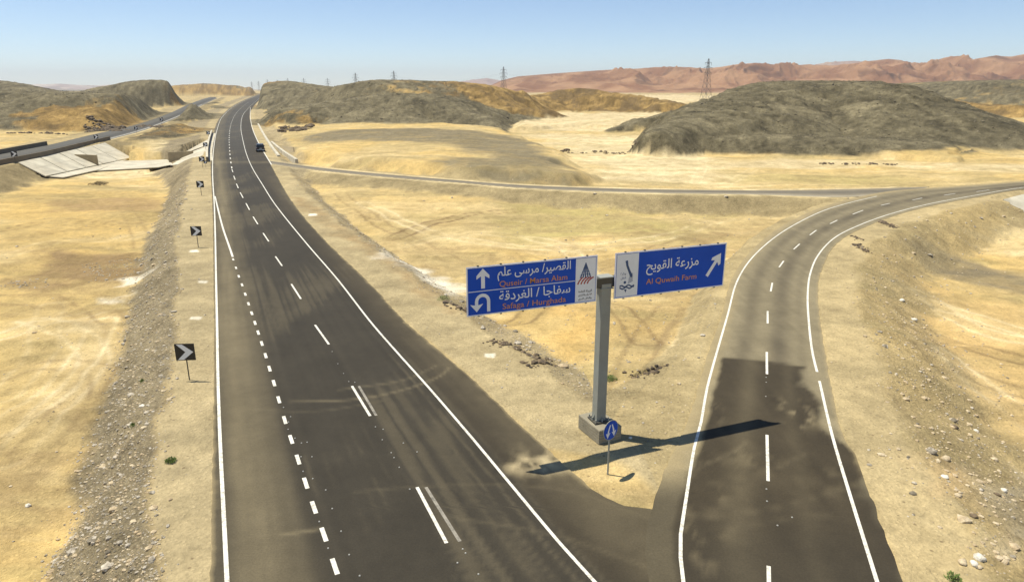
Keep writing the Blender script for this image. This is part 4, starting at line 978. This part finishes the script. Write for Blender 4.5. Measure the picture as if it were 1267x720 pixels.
xa, xb = -5.97 + 6.28, -5.97 + 11.69
sg, zb, zt = sign_panel('direction_sign', xa, xb, 'right large blue road sign for the farm with a slanting white arrow')
PW = xb - xa; bx1 = xa + PW*.20
m = MB(); m.box(((bx1 + xa + .07)/2, YF, (zb+zt)/2), (bx1 - xa - .07, .008, zt-zb-.13)); m.build('logo_plate', M['signwhite'], sg)
text('arabic_lettering', 'مزرعة القويح', xa + PW*.27, xa + PW*.745, zb+.85, .64, M['signwhite'], sg, YF-.004, .009, True)
text('latin_lettering', 'Al Quwaih Farm', xa + PW*.275, xa + PW*.735, zb+.42, .28, M['orange'], sg, YF-.004, .004)
ac = (xa + PW*.895, zb+1.02); ang = R(56); ca, sa = math.cos(ang), math.sin(ang)
ar_ = [(-.60, .075), (.16, .075), (.06, .24), (.18, .27), (.56, 0), (.18, -.27), (.06, -.24), (.16, -.075), (-.60, -.075)]
m = MB(); m.prism([(ac[0] + x*ca - y*sa, ac[1] + x*sa + y*ca) for x, y in ar_][::-1], .006, Matrix.Translation((0, YF, 0))); m.build('slanting_arrow', M['signwhite'], sg)
lc = (bx1 + xa + .07)/2
m = stroke([(lc-.06, zt-.34), (lc-.02, zt-.55), (lc+.08, zt-.78), (lc+.18, zt-.98), (lc+.20, zt-1.05)], [.11, .10, .10, .12, .08], Y2, .006); m.build('emblem_stroke', M['logo_blue'], sg)
m = MB()
for k in range(8): q = stroke([(lc+.04+.01*k, zt-1.30+.055*k), (lc+.26, zt-1.22+.045*k)], .018, Y2 - .0007*k, .004); m.add(q.v, q.f)
m.build('emblem_fan', M['logo_blue'], sg)
m = MB()
for j, zz in enumerate((zb+.50, zb+.42)):
    q = stroke([(lc - .34 + .68*t, zz + .035*math.sin(t*13 + j*2)) for t in np.linspace(0, 1, 16)], .06, Y2 - .001*j, .004); m.add(q.v, q.f)
m.build('emblem_wave', M['logo_blue'], sg)
m = MB(); m.tube((lc-.10, Y2+.002, zb+.66), (lc-.10, Y2-.004, zb+.66), .06, 12); m.build('emblem_dot', M['logo_blue'], sg)
m = MB(); m.prism([(lc-.12, zb+.36), (lc+.0, zb+.36), (lc-.05, zb+.22)], .005, Matrix.Translation((0, Y2, 0))); m.build('emblem_mark', M['logo_blue'], sg)
text('plate_lettering', 'وزارة', lc-.32, lc-.06, zt-.95, .13, M['logo_blue'], sg, Y2, .01, True)
text('plate_lettering', 'النقل', lc-.30, lc-.06, zt-1.13, .13, M['logo_blue'], sg, Y2, .01, True)

# ------------------------------------------------------------------ round keep-either-side sign
g = G(752, 584); rs_ = empty('round_sign', (float(g[0]), float(g[1]), 0), R(40)); tag(rs_, 'round blue traffic sign with two white diverging arrows on a thin grey post', 'road sign')
m = MB(); m.tube((0, 0, -.15), (0, 0, 2.22), .035, 10); m.build('pole', M['zinc'], rs_)
m = MB(); m.tube((0, -.045, 1.86), (0, -.06, 1.86), .415, 40); m.build('rim', M['zinc'], rs_)
m = MB(); m.tube((0, -.061, 1.86), (0, -.068, 1.86), .385, 40); m.build('disc', M['blue'], rs_)
for s_ in (-1, 1):
    q = stroke([(s_*.05, 2.10), (s_*.14, 1.86), (s_*.155, 1.76)], [.05, .075, .08], -.071, .006)
    q.prism([(s_*.04, 1.78), (s_*.185, 1.56), (s_*.29, 1.80), (s_*.22, 1.775), (s_*.10, 1.765)], .006, Matrix.Translation((0, -.074, 0))); q.build('arrow', M['signwhite'], rs_)

# ------------------------------------------------------------------ chevron boards
def chevron(w=.98, h=.90, z0=1.12):
    root = empty('chevron_sign', (0, 0, 0))
    m = MB(); m.tube((0, 0, -.2), (0, 0, z0+h-.05), .032, 8); m.build('pole', M['steel_dark'], root)
    m = MB(); m.box((0, -.05, z0+h/2), (w, .02, h)); m.build('board', M['black'], root)
    m = MB(); pts = [(-.40*w, z0+.04*h), (-.10*w, z0+.04*h), (.42*w, z0+.5*h), (-.10*w, z0+.96*h), (-.40*w, z0+.96*h), (.02*w, z0+.5*h)]
    m.prism([pts[0], pts[1], pts[2], pts[5]], .006, Matrix.Translation((0, -.064, 0))); m.prism([pts[5], pts[2], pts[3], pts[4]], .006, Matrix.Translation((0, -.064, 0)))
    m.build('chevron', M['signwhite'], root); return root
ch0 = chevron(); used = False
chev = [(234.5,470,4,1,'nearest black chevron board on the left shoulder, largest in view'), (245.5,306,6,1,'black chevron board on the left shoulder, second from the viewer'),
        (249.5,242,8,1,'black chevron board on the left shoulder, third from the viewer just before the culvert'), (251,207.5,14,1,'black chevron board beside the near end of the dark barrier, larger of a pair'),
        (254.8,207.3,14,.62,'smaller black chevron plate paired with the board at the near end of the barrier'), (255,187.3,20,1.0,'black chevron board behind the middle of the concrete barrier'), (258.3,171.3,26,1.0,'farthest black chevron board beside the far end of the concrete barrier')]
for px, py, a, sc, lb in chev:
    o = ch0 if not used else copy_tree(ch0); used = True
    g = G(px, py); o.location = (float(g[0]), float(g[1]), 0); o.rotation_euler = (0, 0, R(a)); o.scale = (sc,)*3; tag(o, lb, 'road sign', 'chevron boards on the outside of the curve')
for px, py, lb in [(19.4,202,'dark board by the far road bridge, nearest the left edge of the photo'), (120,178,'dark board at the inner end of the long bridge parapet'), (169,165.6,'dark board beside the far road, third from the left'), (200.6,155,'dark board beside the far road, fourth from the left'), (234.7,142,'dark board farthest along the far road, fifth from the left')]:
    o = copy_tree(ch0); g = G(px, py); o.location = (float(g[0]), float(g[1]), 0); o.rotation_euler = (0, 0, R(58)); sc = 1.15 + .25*(px > 190); o.scale = (sc,)*3; tag(o, lb, 'road sign', 'chevron boards along the far road')

# ------------------------------------------------------------------ the car
g = G(322.3, 187.3); car = empty('parked_car', (float(g[0]), float(g[1]), 0), R(21.9)); tag(car, 'dark off-road car standing on the right slip lane of the main road', 'car')
def hull(sections, name, mat, parent, smooth=False, bevel=0):
    """sections: list of (y, [(x,z)...]) lofted along y"""
    m = MB(); n = len(sections[0][1]); v = [(x, y, z) for y, s in sections for x, z in s]; f = [tuple(range(n)), tuple(len(v)-1-i for i in range(n))]
    for i in range(len(sections)-1):
        for k in range(n): f.append((i*n+k, i*n+(k+1) % n, (i+1)*n+(k+1) % n, (i+1)*n+k))
    m.add(v, f); return m.build(name, mat, parent, bevel, smooth)
def sec(w, z0, z1, t=.92): return [(-w, z0), (w, z0), (w*1.0, z0+(z1-z0)*.6), (w*t, z1), (-w*t, z1), (-w*1.0, z0+(z1-z0)*.6)]
hull([(-2.3, sec(.86, .50, .98)), (-2.2, sec(.94, .36, 1.06)), (-.9, sec(.96, .34, 1.08)), (1.0, sec(.96, .34, 1.06)), (2.05, sec(.93, .36, .98)), (2.3, sec(.84, .46, .84))], 'body', M['car'], car, False, .03)
hull([(-2.12, sec(.84, 1.05, 1.10)), (-1.95, sec(.84, 1.05, 1.72, .86)), (-.2, sec(.85, 1.05, 1.80, .84)), (.45, sec(.85, 1.05, 1.74, .84)), (1.05, sec(.84, 1.04, 1.10))], 'cabin', M['car'], car, False, .02)
m = MB(); m.add([(-.70, -2.10, 1.16), (.70, -2.10, 1.16), (.62, -1.985, 1.62), (-.62, -1.985, 1.62), (-.70, -2.06, 1.16), (.70, -2.06, 1.16), (.62, -1.95, 1.62), (-.62, -1.95, 1.62)], [(0,1,2,3),(7,6,5,4),(0,4,5,1),(1,5,6,2),(2,6,7,3),(3,7,4,0)]); m.build('rear_window', M['glass'], car)
m = MB(); m.box((0, -2.32, .52), (1.7, .14, .18)); m.build('bumper', M['chrome'], car, .02)
m = MB(); m.box((0, -2.305, .80), (.50, .03, .14)); m.build('number_plate', M['plate'], car)
for s_ in (-1, 1):
    m = MB(); m.box((s_*.80, -2.26, .88), (.14, .08, .26)); m.build('tail_light', M['lamp_red'], car)
    m = MB(); m.box((s_*.80, 2.22, .74), (.24, .1, .14)); m.build('headlight', M['plate'], car)
    m = MB(); m.box((s_*1.04, .72, 1.16), (.18, .10, .14)); m.build('side_mirror', M['car'], car, .02)
    for y0, y1 in ((-1.75, -.85), (-.78, .1), (.16, .62)):
        m = MB(); m.add([(s_*.875, y0, 1.14), (s_*.875, y1, 1.14), (s_*.795, y1-.06, 1.58), (s_*.795, y0+.06, 1.58), (s_*.83, y0, 1.14), (s_*.83, y1, 1.14), (s_*.75, y1-.06, 1.58), (s_*.75, y0+.06, 1.58)], [(0,1,2,3),(7,6,5,4),(0,4,5,1),(1,5,6,2),(2,6,7,3),(3,7,4,0)]); m.build('side_window', M['glass'], car)
    for y in (-1.45, 1.42):
        m = MB(); m.tube((s_*.72, y, .38), (s_*.98, y, .38), .38, 20); w = m.build('wheel', M['rubber'], car)
        m = MB(); m.tube((s_*.97, y, .38), (s_*.995, y, .38), .21, 12); m.build('rim', M['chrome'], w)
m = MB(); m.box((-.5, -.7, 1.85), (.05, 1.6, .05)); m.box((.5, -.7, 1.85), (.05, 1.6, .05)); m.build('roof_rail', M['chrome'], car)

# ------------------------------------------------------------------ pylons
def pylon(HT=45.0):
    root = empty('power_pylon', (0, 0, 0))
    def wat(z): return 4.2*(1 - z/HT)**1.15 + .55 if z < HT else .3
    lv = [0, 9, 16.5, 22.5, 27.5, 31.5, 35, 38.5, 42, HT]
    for sx in (-1, 1):
        for sy in (-1, 1):
            m = MB()
            for a, b in zip(lv[:-1], lv[1:]): m.bar((sx*wat(a), sy*wat(a), a), (sx*wat(b), sy*wat(b), b), .27)
            m.build('leg', M['pylon'], root)
    m = MB()
    for a, b in zip(lv[:-1], lv[1:]):
        for s_ in (-1, 1):
            m.bar((-wat(a), s_*wat(a), a), (wat(b), s_*wat(b), b), .12); m.bar((wat(a), s_*wat(a), a), (-wat(b), s_*wat(b), b), .12)
            m.bar((s_*wat(a), -wat(a), a), (s_*wat(b), wat(b), b), .12); m.bar((s_*wat(a), wat(a), a), (s_*wat(b), -wat(b), b), .12)
            m.bar((-wat(b), s_*wat(b), b), (wat(b), s_*wat(b), b), .15)
    m.build('bracing', M['pylon'], root)
    for z, L in ((30.5, 6.0), (35.5, 7.0), (40.5, 5.4)):
        m = MB()
        for s_ in (-1, 1):
            m.bar((0, .5, z), (s_*L, 0, z+.3), .24); m.bar((0, -.5, z), (s_*L, 0, z+.3), .24); m.bar((0, 0, z+1.8), (s_*L, 0, z+.3), .2)
        arm = m.build('cross_arm', M['pylon'], root)
        for s_ in (-1, 1): q = MB(); q.tube((s_*(L-.15), 0, z+.1), (s_*(L-.15), 0, z-2.2), .16, 6); q.build('insulator', M['pylon'], arm)
    return root
PY = [(877,73,740,'largest lattice pylon standing left of the dark right-hand hill'), (623,83,1030,'lattice pylon standing right of the middle grey hill'),
      (487,88,1300,'lattice pylon above the right part of the grey mesa crest'), (439.5,90.5,1440,'lattice pylon above the left shoulder of the grey mesa'),
      (405,97,1750,'lattice pylon in the saddle left of the grey mesa'), (375.5,97,2000,'faint pylon above the far grey knoll, right one of its two'),
      (355.5,97,2250,'faint pylon above the peak of the far grey knoll'), (343,99,2500,'faint distant pylon just left of the far grey knoll'), (330.5,98.5,2550,'faint distant pylon above the road vanishing, rightmost of three'),
      (319.5,100.5,2700,'faint distant pylon above the road vanishing, middle of three'), (311,101.5,2850,'faint distant pylon above the road vanishing, leftmost of three')]
p0 = pylon(); used = False; tops = []
for px, py, D, lb in PY:
    o = p0 if not used else copy_tree(p0); used = True
    t_ = A(px, py, D); sc = .95; o.scale = (sc,)*3; o.location = (float(t_[0]), float(t_[1]), float(t_[2]) - 45*sc); o.rotation_euler = (0, 0, R(36 if D < 1600 else 10))
    if D > 2200: o.scale = (.95, .95, .95)
    tops.append(np.array(o.location)); tag(o, lb, 'pylon', 'power line pylons crossing the desert')
m = MB()
for a, b in zip(tops[:-1], tops[1:]):
    for (off, zz) in ((-5.5, 28), (5.5, 28), (-6.5, 33), (6.5, 33)):
        an = R(36) if a[1] < 1500 else R(10); ox, oy = off*math.cos(an), off*math.sin(an); pr = None
        for k in range(9):
            t = k/8; q = a*(1-t) + b*t; q = (q[0]+ox, q[1]+oy, q[2] + zz - 4*9*t*(1-t)); 
            if pr: m.bar(pr, q, .05)
            pr = q
o = m.build('power_lines', M['pylon']); tag(o, 'thin power lines strung between the pylons above the hills', 'power line')

# ------------------------------------------------------------------ far mountains
def mountains(name, crest, Dc, depth, back, col_a, col_b, nx, nd, rough, seed, pad=0):
    c = np.array([(px, A(px, py, Dc)[2]) for px, py in crest]); px = np.linspace(c[0,0], c[-1,0], nx)
    zc = np.interp(px, c[:,0], c[:,1]); d = np.r_[np.linspace(-depth, 0, int(nd*.75)), np.linspace(0, back, int(nd*.25)+1)[1:]]
    U = (px - 633.5)/FPX; T, Dd = np.meshgrid(U, d); Yv = Dc + Dd; Xv = T*Yv*1.0
    q = np.where(Dd < 0, -Dd/depth, Dd/back)
    spur = ridged(Xv/rough + .6*fbm(Xv/rough*.6, Yv/rough*.6, 2, seed+5), Yv/(rough*1.7), 5, seed)
    prof = 1 - np.clip(q - .42*spur*np.clip(q*3, 0, 1)*np.clip((1-q)*2.2, 0, 1), 0, 1)
    fl = np.clip(prof, 0, 1)**1.15
    Zc = np.tile(zc, (len(d), 1)); base = -6
    Zv = base + (Zc - base)*fl + (ridged(Xv/rough*3.2, Yv/rough*3.2, 4, seed+9) - .2)*Zc*.055*np.clip(q*4, 0, 1)*fl**.5
    n = fbm(Xv/rough*2, Yv/rough*2, 5, seed+20).ravel(); n2 = fbm(Xv/rough*.5, Yv/rough*.5, 3, seed+30).ravel()
    cm = mix(np.tile(np.array(col_a), (Zv.size, 1)), np.array(col_b), sstep(-.5, .5, n + .5*n2))
    if 'red' in name or True: cm = mix(cm, np.array([.50, .36, .22]), sstep(.35, .5, n2 + .3*n)*.5*(1 - sstep(.1, .5, fl.ravel())))
    cm = mix(cm, np.array(col_a)*.55, sstep(.30, .5, fbm(Xv/rough*1.1, Yv/rough*1.1, 4, seed+44).ravel())*.7)
    I = np.arange(Zv.size).reshape(Zv.shape); F = np.stack([I[:-1,:-1], I[1:,:-1], I[1:,1:], I[:-1,1:]], -1).reshape(-1, 4)
    o = np_mesh(name, np.column_stack([Xv.ravel(), Yv.ravel(), Zv.ravel()]), F, M['ground'], True, cm, np.zeros(Zv.size)); return tag(o, kind='structure')
mountains('red_mountains', [(590,112),(608,106),(622,99.5),(640,95),(668,92.5),(700,90),(735,87.5),(760,86),(785,85.5),(800,83.5),(830,83),(845,84),(862,85),(880,83),(897,80),(918,78.3),(940,80),(962,81),(985,80.5),(1010,81.5),(1030,79.5),(1052,76),(1075,73.3),(1090,75),(1103,78.5),(1118,79),(1130,76),(1148,71.5),(1166,70),(1174,74),(1186,72),(1200,69.5),(1218,70.5),(1232,67.5),(1250,66.5),(1267,65),(1330,58),(1420,63),(1600,60),(1800,75)], 3000, 900, 700, (.20,.095,.045), (.33,.185,.095), 1000, 190, 165, 700)
mountains('far_hills', [(970,90),(990,80),(1010,77),(1035,75.5),(1060,78),(1090,90)], 6500, 900, 600, (.30,.18,.12), (.36,.24,.16), 160, 30, 350, 720)
mountains('far_hills', [(-100,104),(0,103),(30,106.5),(55,104.8),(80,104.5),(100,104),(120,105.5),(145,106),(170,104),(240,107),(300,109)], 7200, 1100, 600, (.32,.24,.20), (.50,.42,.34), 300, 40, 420, 740)
mountains('far_hills', [(540,106),(575,101),(592,98.5),(604,97),(615,99),(640,103),(680,108)], 6800, 900, 600, (.30,.20,.16), (.36,.25,.20), 160, 30, 380, 760)

# ------------------------------------------------------------------ stones
def rock_shape(seed, flat=.65, sub=1):
    bm = bmesh.new(); bmesh.ops.create_icosphere(bm, subdivisions=sub, radius=1); r_ = random.Random(seed)
    ax = [r_.uniform(.7, 1.25), r_.uniform(.7, 1.2), flat*r_.uniform(.7, 1.2)]
    for v in bm.verts:
        k = 1 + r_.uniform(-.26, .2); v.co = Vector((v.co.x*ax[0]*k, v.co.y*ax[1]*k, v.co.z*ax[2]*k))
    V_ = np.array([v.co[:] for v in bm.verts]); F_ = np.array([[v.index for v in f.verts] for f in bm.faces]); bm.free(); return V_, F_
SHP = [rock_shape(i) for i in range(14)]
def scatter(name, mat, X, Y, Sz, sink=.08):
    Zg = terrain(X, Y); vs, fs = [], []; b = 0
    for i in range(len(X)):
        v, f = SHP[i % 14]; a = rng.uniform(0, 6.28); c, s = math.cos(a), math.sin(a); q = v*Sz[i]
        vs.append(np.column_stack([q[:,0]*c - q[:,1]*s + X[i], q[:,0]*s + q[:,1]*c + Y[i], q[:,2] + Zg[i] + Sz[i]*sink])); fs.append(f + b); b += len(v)
    return tag(np_mesh(name, np.vstack(vs), np.vstack(fs), mat, False), kind='stuff')
def bank_points(n, ymax, weightf):
    out = []; got = 0
    while got < n:
        u = rng.uniform(0, 1, n*4); D = 15*(ymax/15)**u; th_ = rng.uniform(-R(41), R(41), n*4); x = D*np.sin(th_); y = D*np.cos(th_)
        z, och, hill, info, dmin, wmax = terrain(x, y, True)
        k = rng.uniform(0, 1, n*4) < weightf(x, y, info, dmin, hill); out.append(np.column_stack([x[k], y[k]])); got += int(k.sum())
    return np.vstack(out)[:n]
def w_bank(x, y, info, dmin, hill):
    near = info['main'][0] < info['ramp'][0]
    def q(k): de, side, dd, s_, w_ = info[k]; return (dd - s_)/w_, side
    qm, sm = q('main'); qr, sr = q('ramp')
    a = np.where((sm > 0), sstep(-.2, .05, qm)*(1 - sstep(.9, 1.15, qm)), .55*sstep(-.1, .15, qm)*(1 - sstep(.8, 1.2, qm)))
    b = np.where((sr < 0), sstep(-.3, .2, qr)*(1 - sstep(1.0, 1.8, qr))*.16, .05)
    return np.where(dmin > .2, np.where(near, a, b) + .012, 0)
pt = bank_points(13000, 120, w_bank); D_ = np.hypot(pt[:,0], pt[:,1]); sz = np.exp(rng.normal(math.log(.020), .62, len(pt)))*(1 + D_/60)
kk = rng.integers(0, 10, len(pt))
scatter('gravel_stones', M['stone_g'], pt[kk < 6, 0], pt[kk < 6, 1], sz[kk < 6]); scatter('pale_stones', M['stone_t'], pt[(kk >= 6), 0], pt[(kk >= 6), 1], sz[(kk >= 6)])
def w_right(x, y, info, dmin, hill):
    de, side, dd, s_, w_ = info['ramp']; return (side < 0)*(dmin > 1.0)*np.exp(-((de-5)/2.2)**2)*(info['main'][0] > de)
pt = bank_points(420, 60, w_right); scatter('bank_rubble', M['stone_t'], pt[:,0], pt[:,1], np.exp(rng.normal(math.log(.05), .6, len(pt))))
def w_hill(x, y, info, dmin, hill): return (hill > .75)*(dmin > 6)*np.clip((np.hypot(x, y) - 130)/60, 0, 1)*np.clip((520 - np.hypot(x, y))/200, 0, 1)
def far_points(n):
    out = []; got = 0
    while got < n:
        D = 140*(520/140)**rng.uniform(0, 1, n*3); a = rng.uniform(-R(39), R(39), n*3); x = D*np.sin(a); y = D*np.cos(a)
        z, och, hill, info, dmin, wmax = terrain(x, y, True); k = rng.uniform(0, 1, n*3) < w_hill(x, y, info, dmin, hill)*(och < .6); out.append(np.column_stack([x[k], y[k]])); got += int(k.sum())
    return np.vstack(out)[:n]
pt = far_points(9000); kk = rng.integers(0, 3, len(pt)); sz = np.exp(rng.normal(math.log(.12), .45, len(pt)))*(np.hypot(pt[:,0], pt[:,1])/220)
scatter('scree', M['stone_h'], pt[kk < 2, 0], pt[kk < 2, 1], sz[kk < 2], .1); scatter('scree', M['stone_k'], pt[kk == 2, 0], pt[kk == 2, 1], sz[kk == 2], .1)
# dark rubble lying in the eroded gullies
gx, gy = [], []
for P, w, dep in PITS:
    n = int(np.linalg.norm(np.diff(P, axis=0), axis=1).sum()*26); t = rng.uniform(0, len(P)-1, n); P = np.array(P)
    gx.append(np.interp(t, np.arange(len(P)), P[:,0]) + rng.normal(0, w*.6, n)); gy.append(np.interp(t, np.arange(len(P)), P[:,1]) + rng.normal(0, w*.6, n))
gx = np.concatenate(gx); gy = np.concatenate(gy); scatter('dark_rubble', M['stone_d'], gx, gy, np.exp(rng.normal(math.log(.085), .45, len(gx))))
# rocky outcrops: heaps of boulders
def heap(pts, n, size, z, mat, label, name='rock_outcrop'):
    P = np.array([G(a, b, z)[:2] for a, b in pts]); c = P.mean(0); out = []
    while len(out) < n:
        q = P.min(0) + rng.uniform(0, 1, 2)*(P.max(0) - P.min(0))
        if poly_sd(np.array([q[0]]), np.array([q[1]]), P)[0] < 0: out.append(q)
    out = np.array(out); o = scatter(name, mat, out[:,0], out[:,1], np.exp(rng.normal(math.log(size), .35, n))); return o
def heapD(pts, n, size, mat, name='rock_outcrop'):
    """boulders in a patch given by (px, distance)"""
    P = np.array([W(a, D) for a, D in pts]); out = []
    while len(out) < n:
        q = P.min(0) + rng.uniform(0, 1, 2)*(P.max(0) - P.min(0))
        if poly_sd(np.array([q[0]]), np.array([q[1]]), P)[0] < 0: out.append(q)
    out = np.array(out); return scatter(name, mat, out[:,0], out[:,1], np.exp(rng.normal(math.log(size), .4, n)), .1)
heapD([(345,225),(382,225),(384,255),(345,258)], 110, .65, M['stone_d'], 'boulder_field')
heapD([(100,244),(140,240),(158,246),(152,262),(105,262)], 300, .55, M['stone_d'], 'boulder_field')
heapD([(165,262),(200,262),(200,275),(165,275)], 90, .55, M['stone_d'], 'boulder_field')
heapD([(0,236),(80,236),(80,240),(0,240)], 40, .4, M['stone_d'], 'boulder_field')
heapD([(680,182),(710,180),(790,172),(790,176),(700,186)], 60, .28, M['stone_d'], 'boulder_field')
heapD([(1010,150),(1060,149),(1120,147),(1120,149.5),(1010,153)], 50, .25, M['stone_d'], 'boulder_field')
heap([(100,325),(185,318),(190,345),(110,352)], 300, .055, -2.1, M['stone_g'], '', 'plain_rubble')
heap([(0,350),(60,345),(60,356),(0,358)], 90, .055, -2.1, M['stone_g'], '', 'plain_rubble')
heap([(372,240),(412,246),(590,405),(555,400)], 110, .06, -.7, M['stone_g'], '', 'plain_rubble')
# single stones one can point at
ROCKS = [(1212,691,.26,'w','whitest and largest stone of the cluster by the lower right corner'), (1205,698,.19,'w','white stone just left of the largest white stone by the lower right corner'), (1191,696,.22,'t','flat tan stone at the left of the lower right cluster'),
         (1212,702,.12,'t','small tan stone below the white pair by the lower right corner'), (1152,559,.26,'g','rounded grey stone halfway down the right roadside bank'), (1170,568,.22,'t','brown angular stone just right of the rounded grey stone'),
         (1169,590,.17,'w','white stone below the brown angular stone on the right bank'), (1242,607,.17,'w','white stone near the right frame edge above the lower right cluster'), (1234,612,.15,'d','dark stone left of the white stone near the right frame edge'),
         (1208,530,.19,'w','lone white stone on the smooth ochre ground at the right'), (1181,529,.20,'d','dark stone at the foot of the right roadside bank left of the lone white stone'), (1200,538,.14,'t','small brown stone below the lone white stone on the ochre ground'),
         (1205,639,.17,'d','dark stone on the right bank above the lower right cluster'), (176,503,.20,'w','white stone on the grey gravel slope left of the road'), (35,626,.19,'w','pale stone lying on the yellow sand at the lower left'),
         (1116,372,.30,'w','white stone beside the curve of the junction road, upper left of two'), (1131,396,.26,'w','white stone beside the curve of the junction road, lower right of two'), (780,542,.12,'w','thin pale stone beside the shadow in front of the footing')]
for i, (px, py, s, k, lb) in enumerate(ROCKS):
    v, f = rock_shape(100 + i, .6, 2); zz = tz(*G(px, py, 0)[:2]); 
    for _ in range(4): g = G(px, py, zz); zz = tz(g[0], g[1])
    o = np_mesh('stone', v*s*.8, f, M['stone_' + k], True); o.location = (float(g[0]), float(g[1]), zz + s*.12); o.rotation_euler = (0, 0, i*1.3); tag(o, lb, 'stone', 'loose stones on the sand')

# ------------------------------------------------------------------ weeds
def weed(px, py, r_, h, n, mat, label, cat='plant', name='desert_weed', flat=False):
    zz = tz(*G(px, py, 0)[:2])
    for _ in range(4): g = G(px, py, zz); zz = tz(g[0], g[1])
    root = empty(name, (float(g[0]), float(g[1]), zz)); tag(root, label, cat)
    vs = []; fs = []; R_ = random.Random(int(px*7 + py))
    st = MB()
    for i in range(9):
        a = R_.uniform(0, 6.28); q = R_.uniform(.2, .8)*r_; st.bar((0, 0, -.03), (q*math.cos(a), q*math.sin(a), h*R_.uniform(.4, .8)), .012*max(1, r_*2))
    st.build('stem', M['dry'], root)
    lf = MB()
    for i in range(n):
        a = R_.uniform(0, 6.28); q = math.sqrt(R_.uniform(0, 1))*r_*(1 + .25*math.sin(a*3 + px)); z = h*R_.uniform(.1, 1)*(1 - .5*(q/r_)**2); s = R_.uniform(.03, .07)*max(1, r_*1.6)
        c = Vector((q*math.cos(a), q*math.sin(a), z)); u = Vector((R_.uniform(-1, 1), R_.uniform(-1, 1), R_.uniform(-.3, 1))).normalized(); w = u.orthogonal().normalized()
        lf.add([c - w*s*.4, c + u*s*.8 - w*s*.25, c + u*s*1.6, c + u*s*.8 + w*s*.35], [(0, 1, 2, 3)])
    lf.build('foliage', mat, root)
weed(211.5,571.5,.19,.20,260,M['leaf'],'small bright green weed on the left shoulder of the main road'); weed(165,527,.13,.14,110,M['leaf'],'tiny green weed on the gravel slope, lower of two')
weed(175.5,472,.11,.12,80,M['leaf'],'tiny green weed on the gravel slope, upper of two'); weed(756,470,.30,.26,300,M['leaf'],'low green plant on the orange sand just right of the sign column')
weed(549,370,.45,.22,240,M['leaf'],'dull green plant on the verge below the left end of the big sign'); weed(123,229,1.6,.6,500,M['dry'],'dark flattened shrub alone on the sand left of the culvert','shrub','desert_shrub')
weed(1180,716,.2,.2,200,M['leaf'],'green weed at the bottom edge beside the lower right stones')

# ------------------------------------------------------------------ haze
if HAZE_DENSITY > 0:
    m = MB(); m.box((0, 3500, 105), (19000, 15500, 290)); hz = NT('desert_haze'); hz.t.nodes.remove(hz.b)
    pv = hz.t.nodes.new('ShaderNodeVolumePrincipled'); pv.inputs['Color'].default_value = (.93, .95, 1.0, 1); pv.inputs['Density'].default_value = HAZE_DENSITY; pv.inputs['Anisotropy'].default_value = .2
    out = [n for n in hz.t.nodes if n.type == 'OUTPUT_MATERIAL'][0]; hz.t.links.new(pv.outputs[0], out.inputs['Volume'])
    o = m.build('haze', hz.m); tag(o, kind='stuff')
print('script', time.time() - _t0)
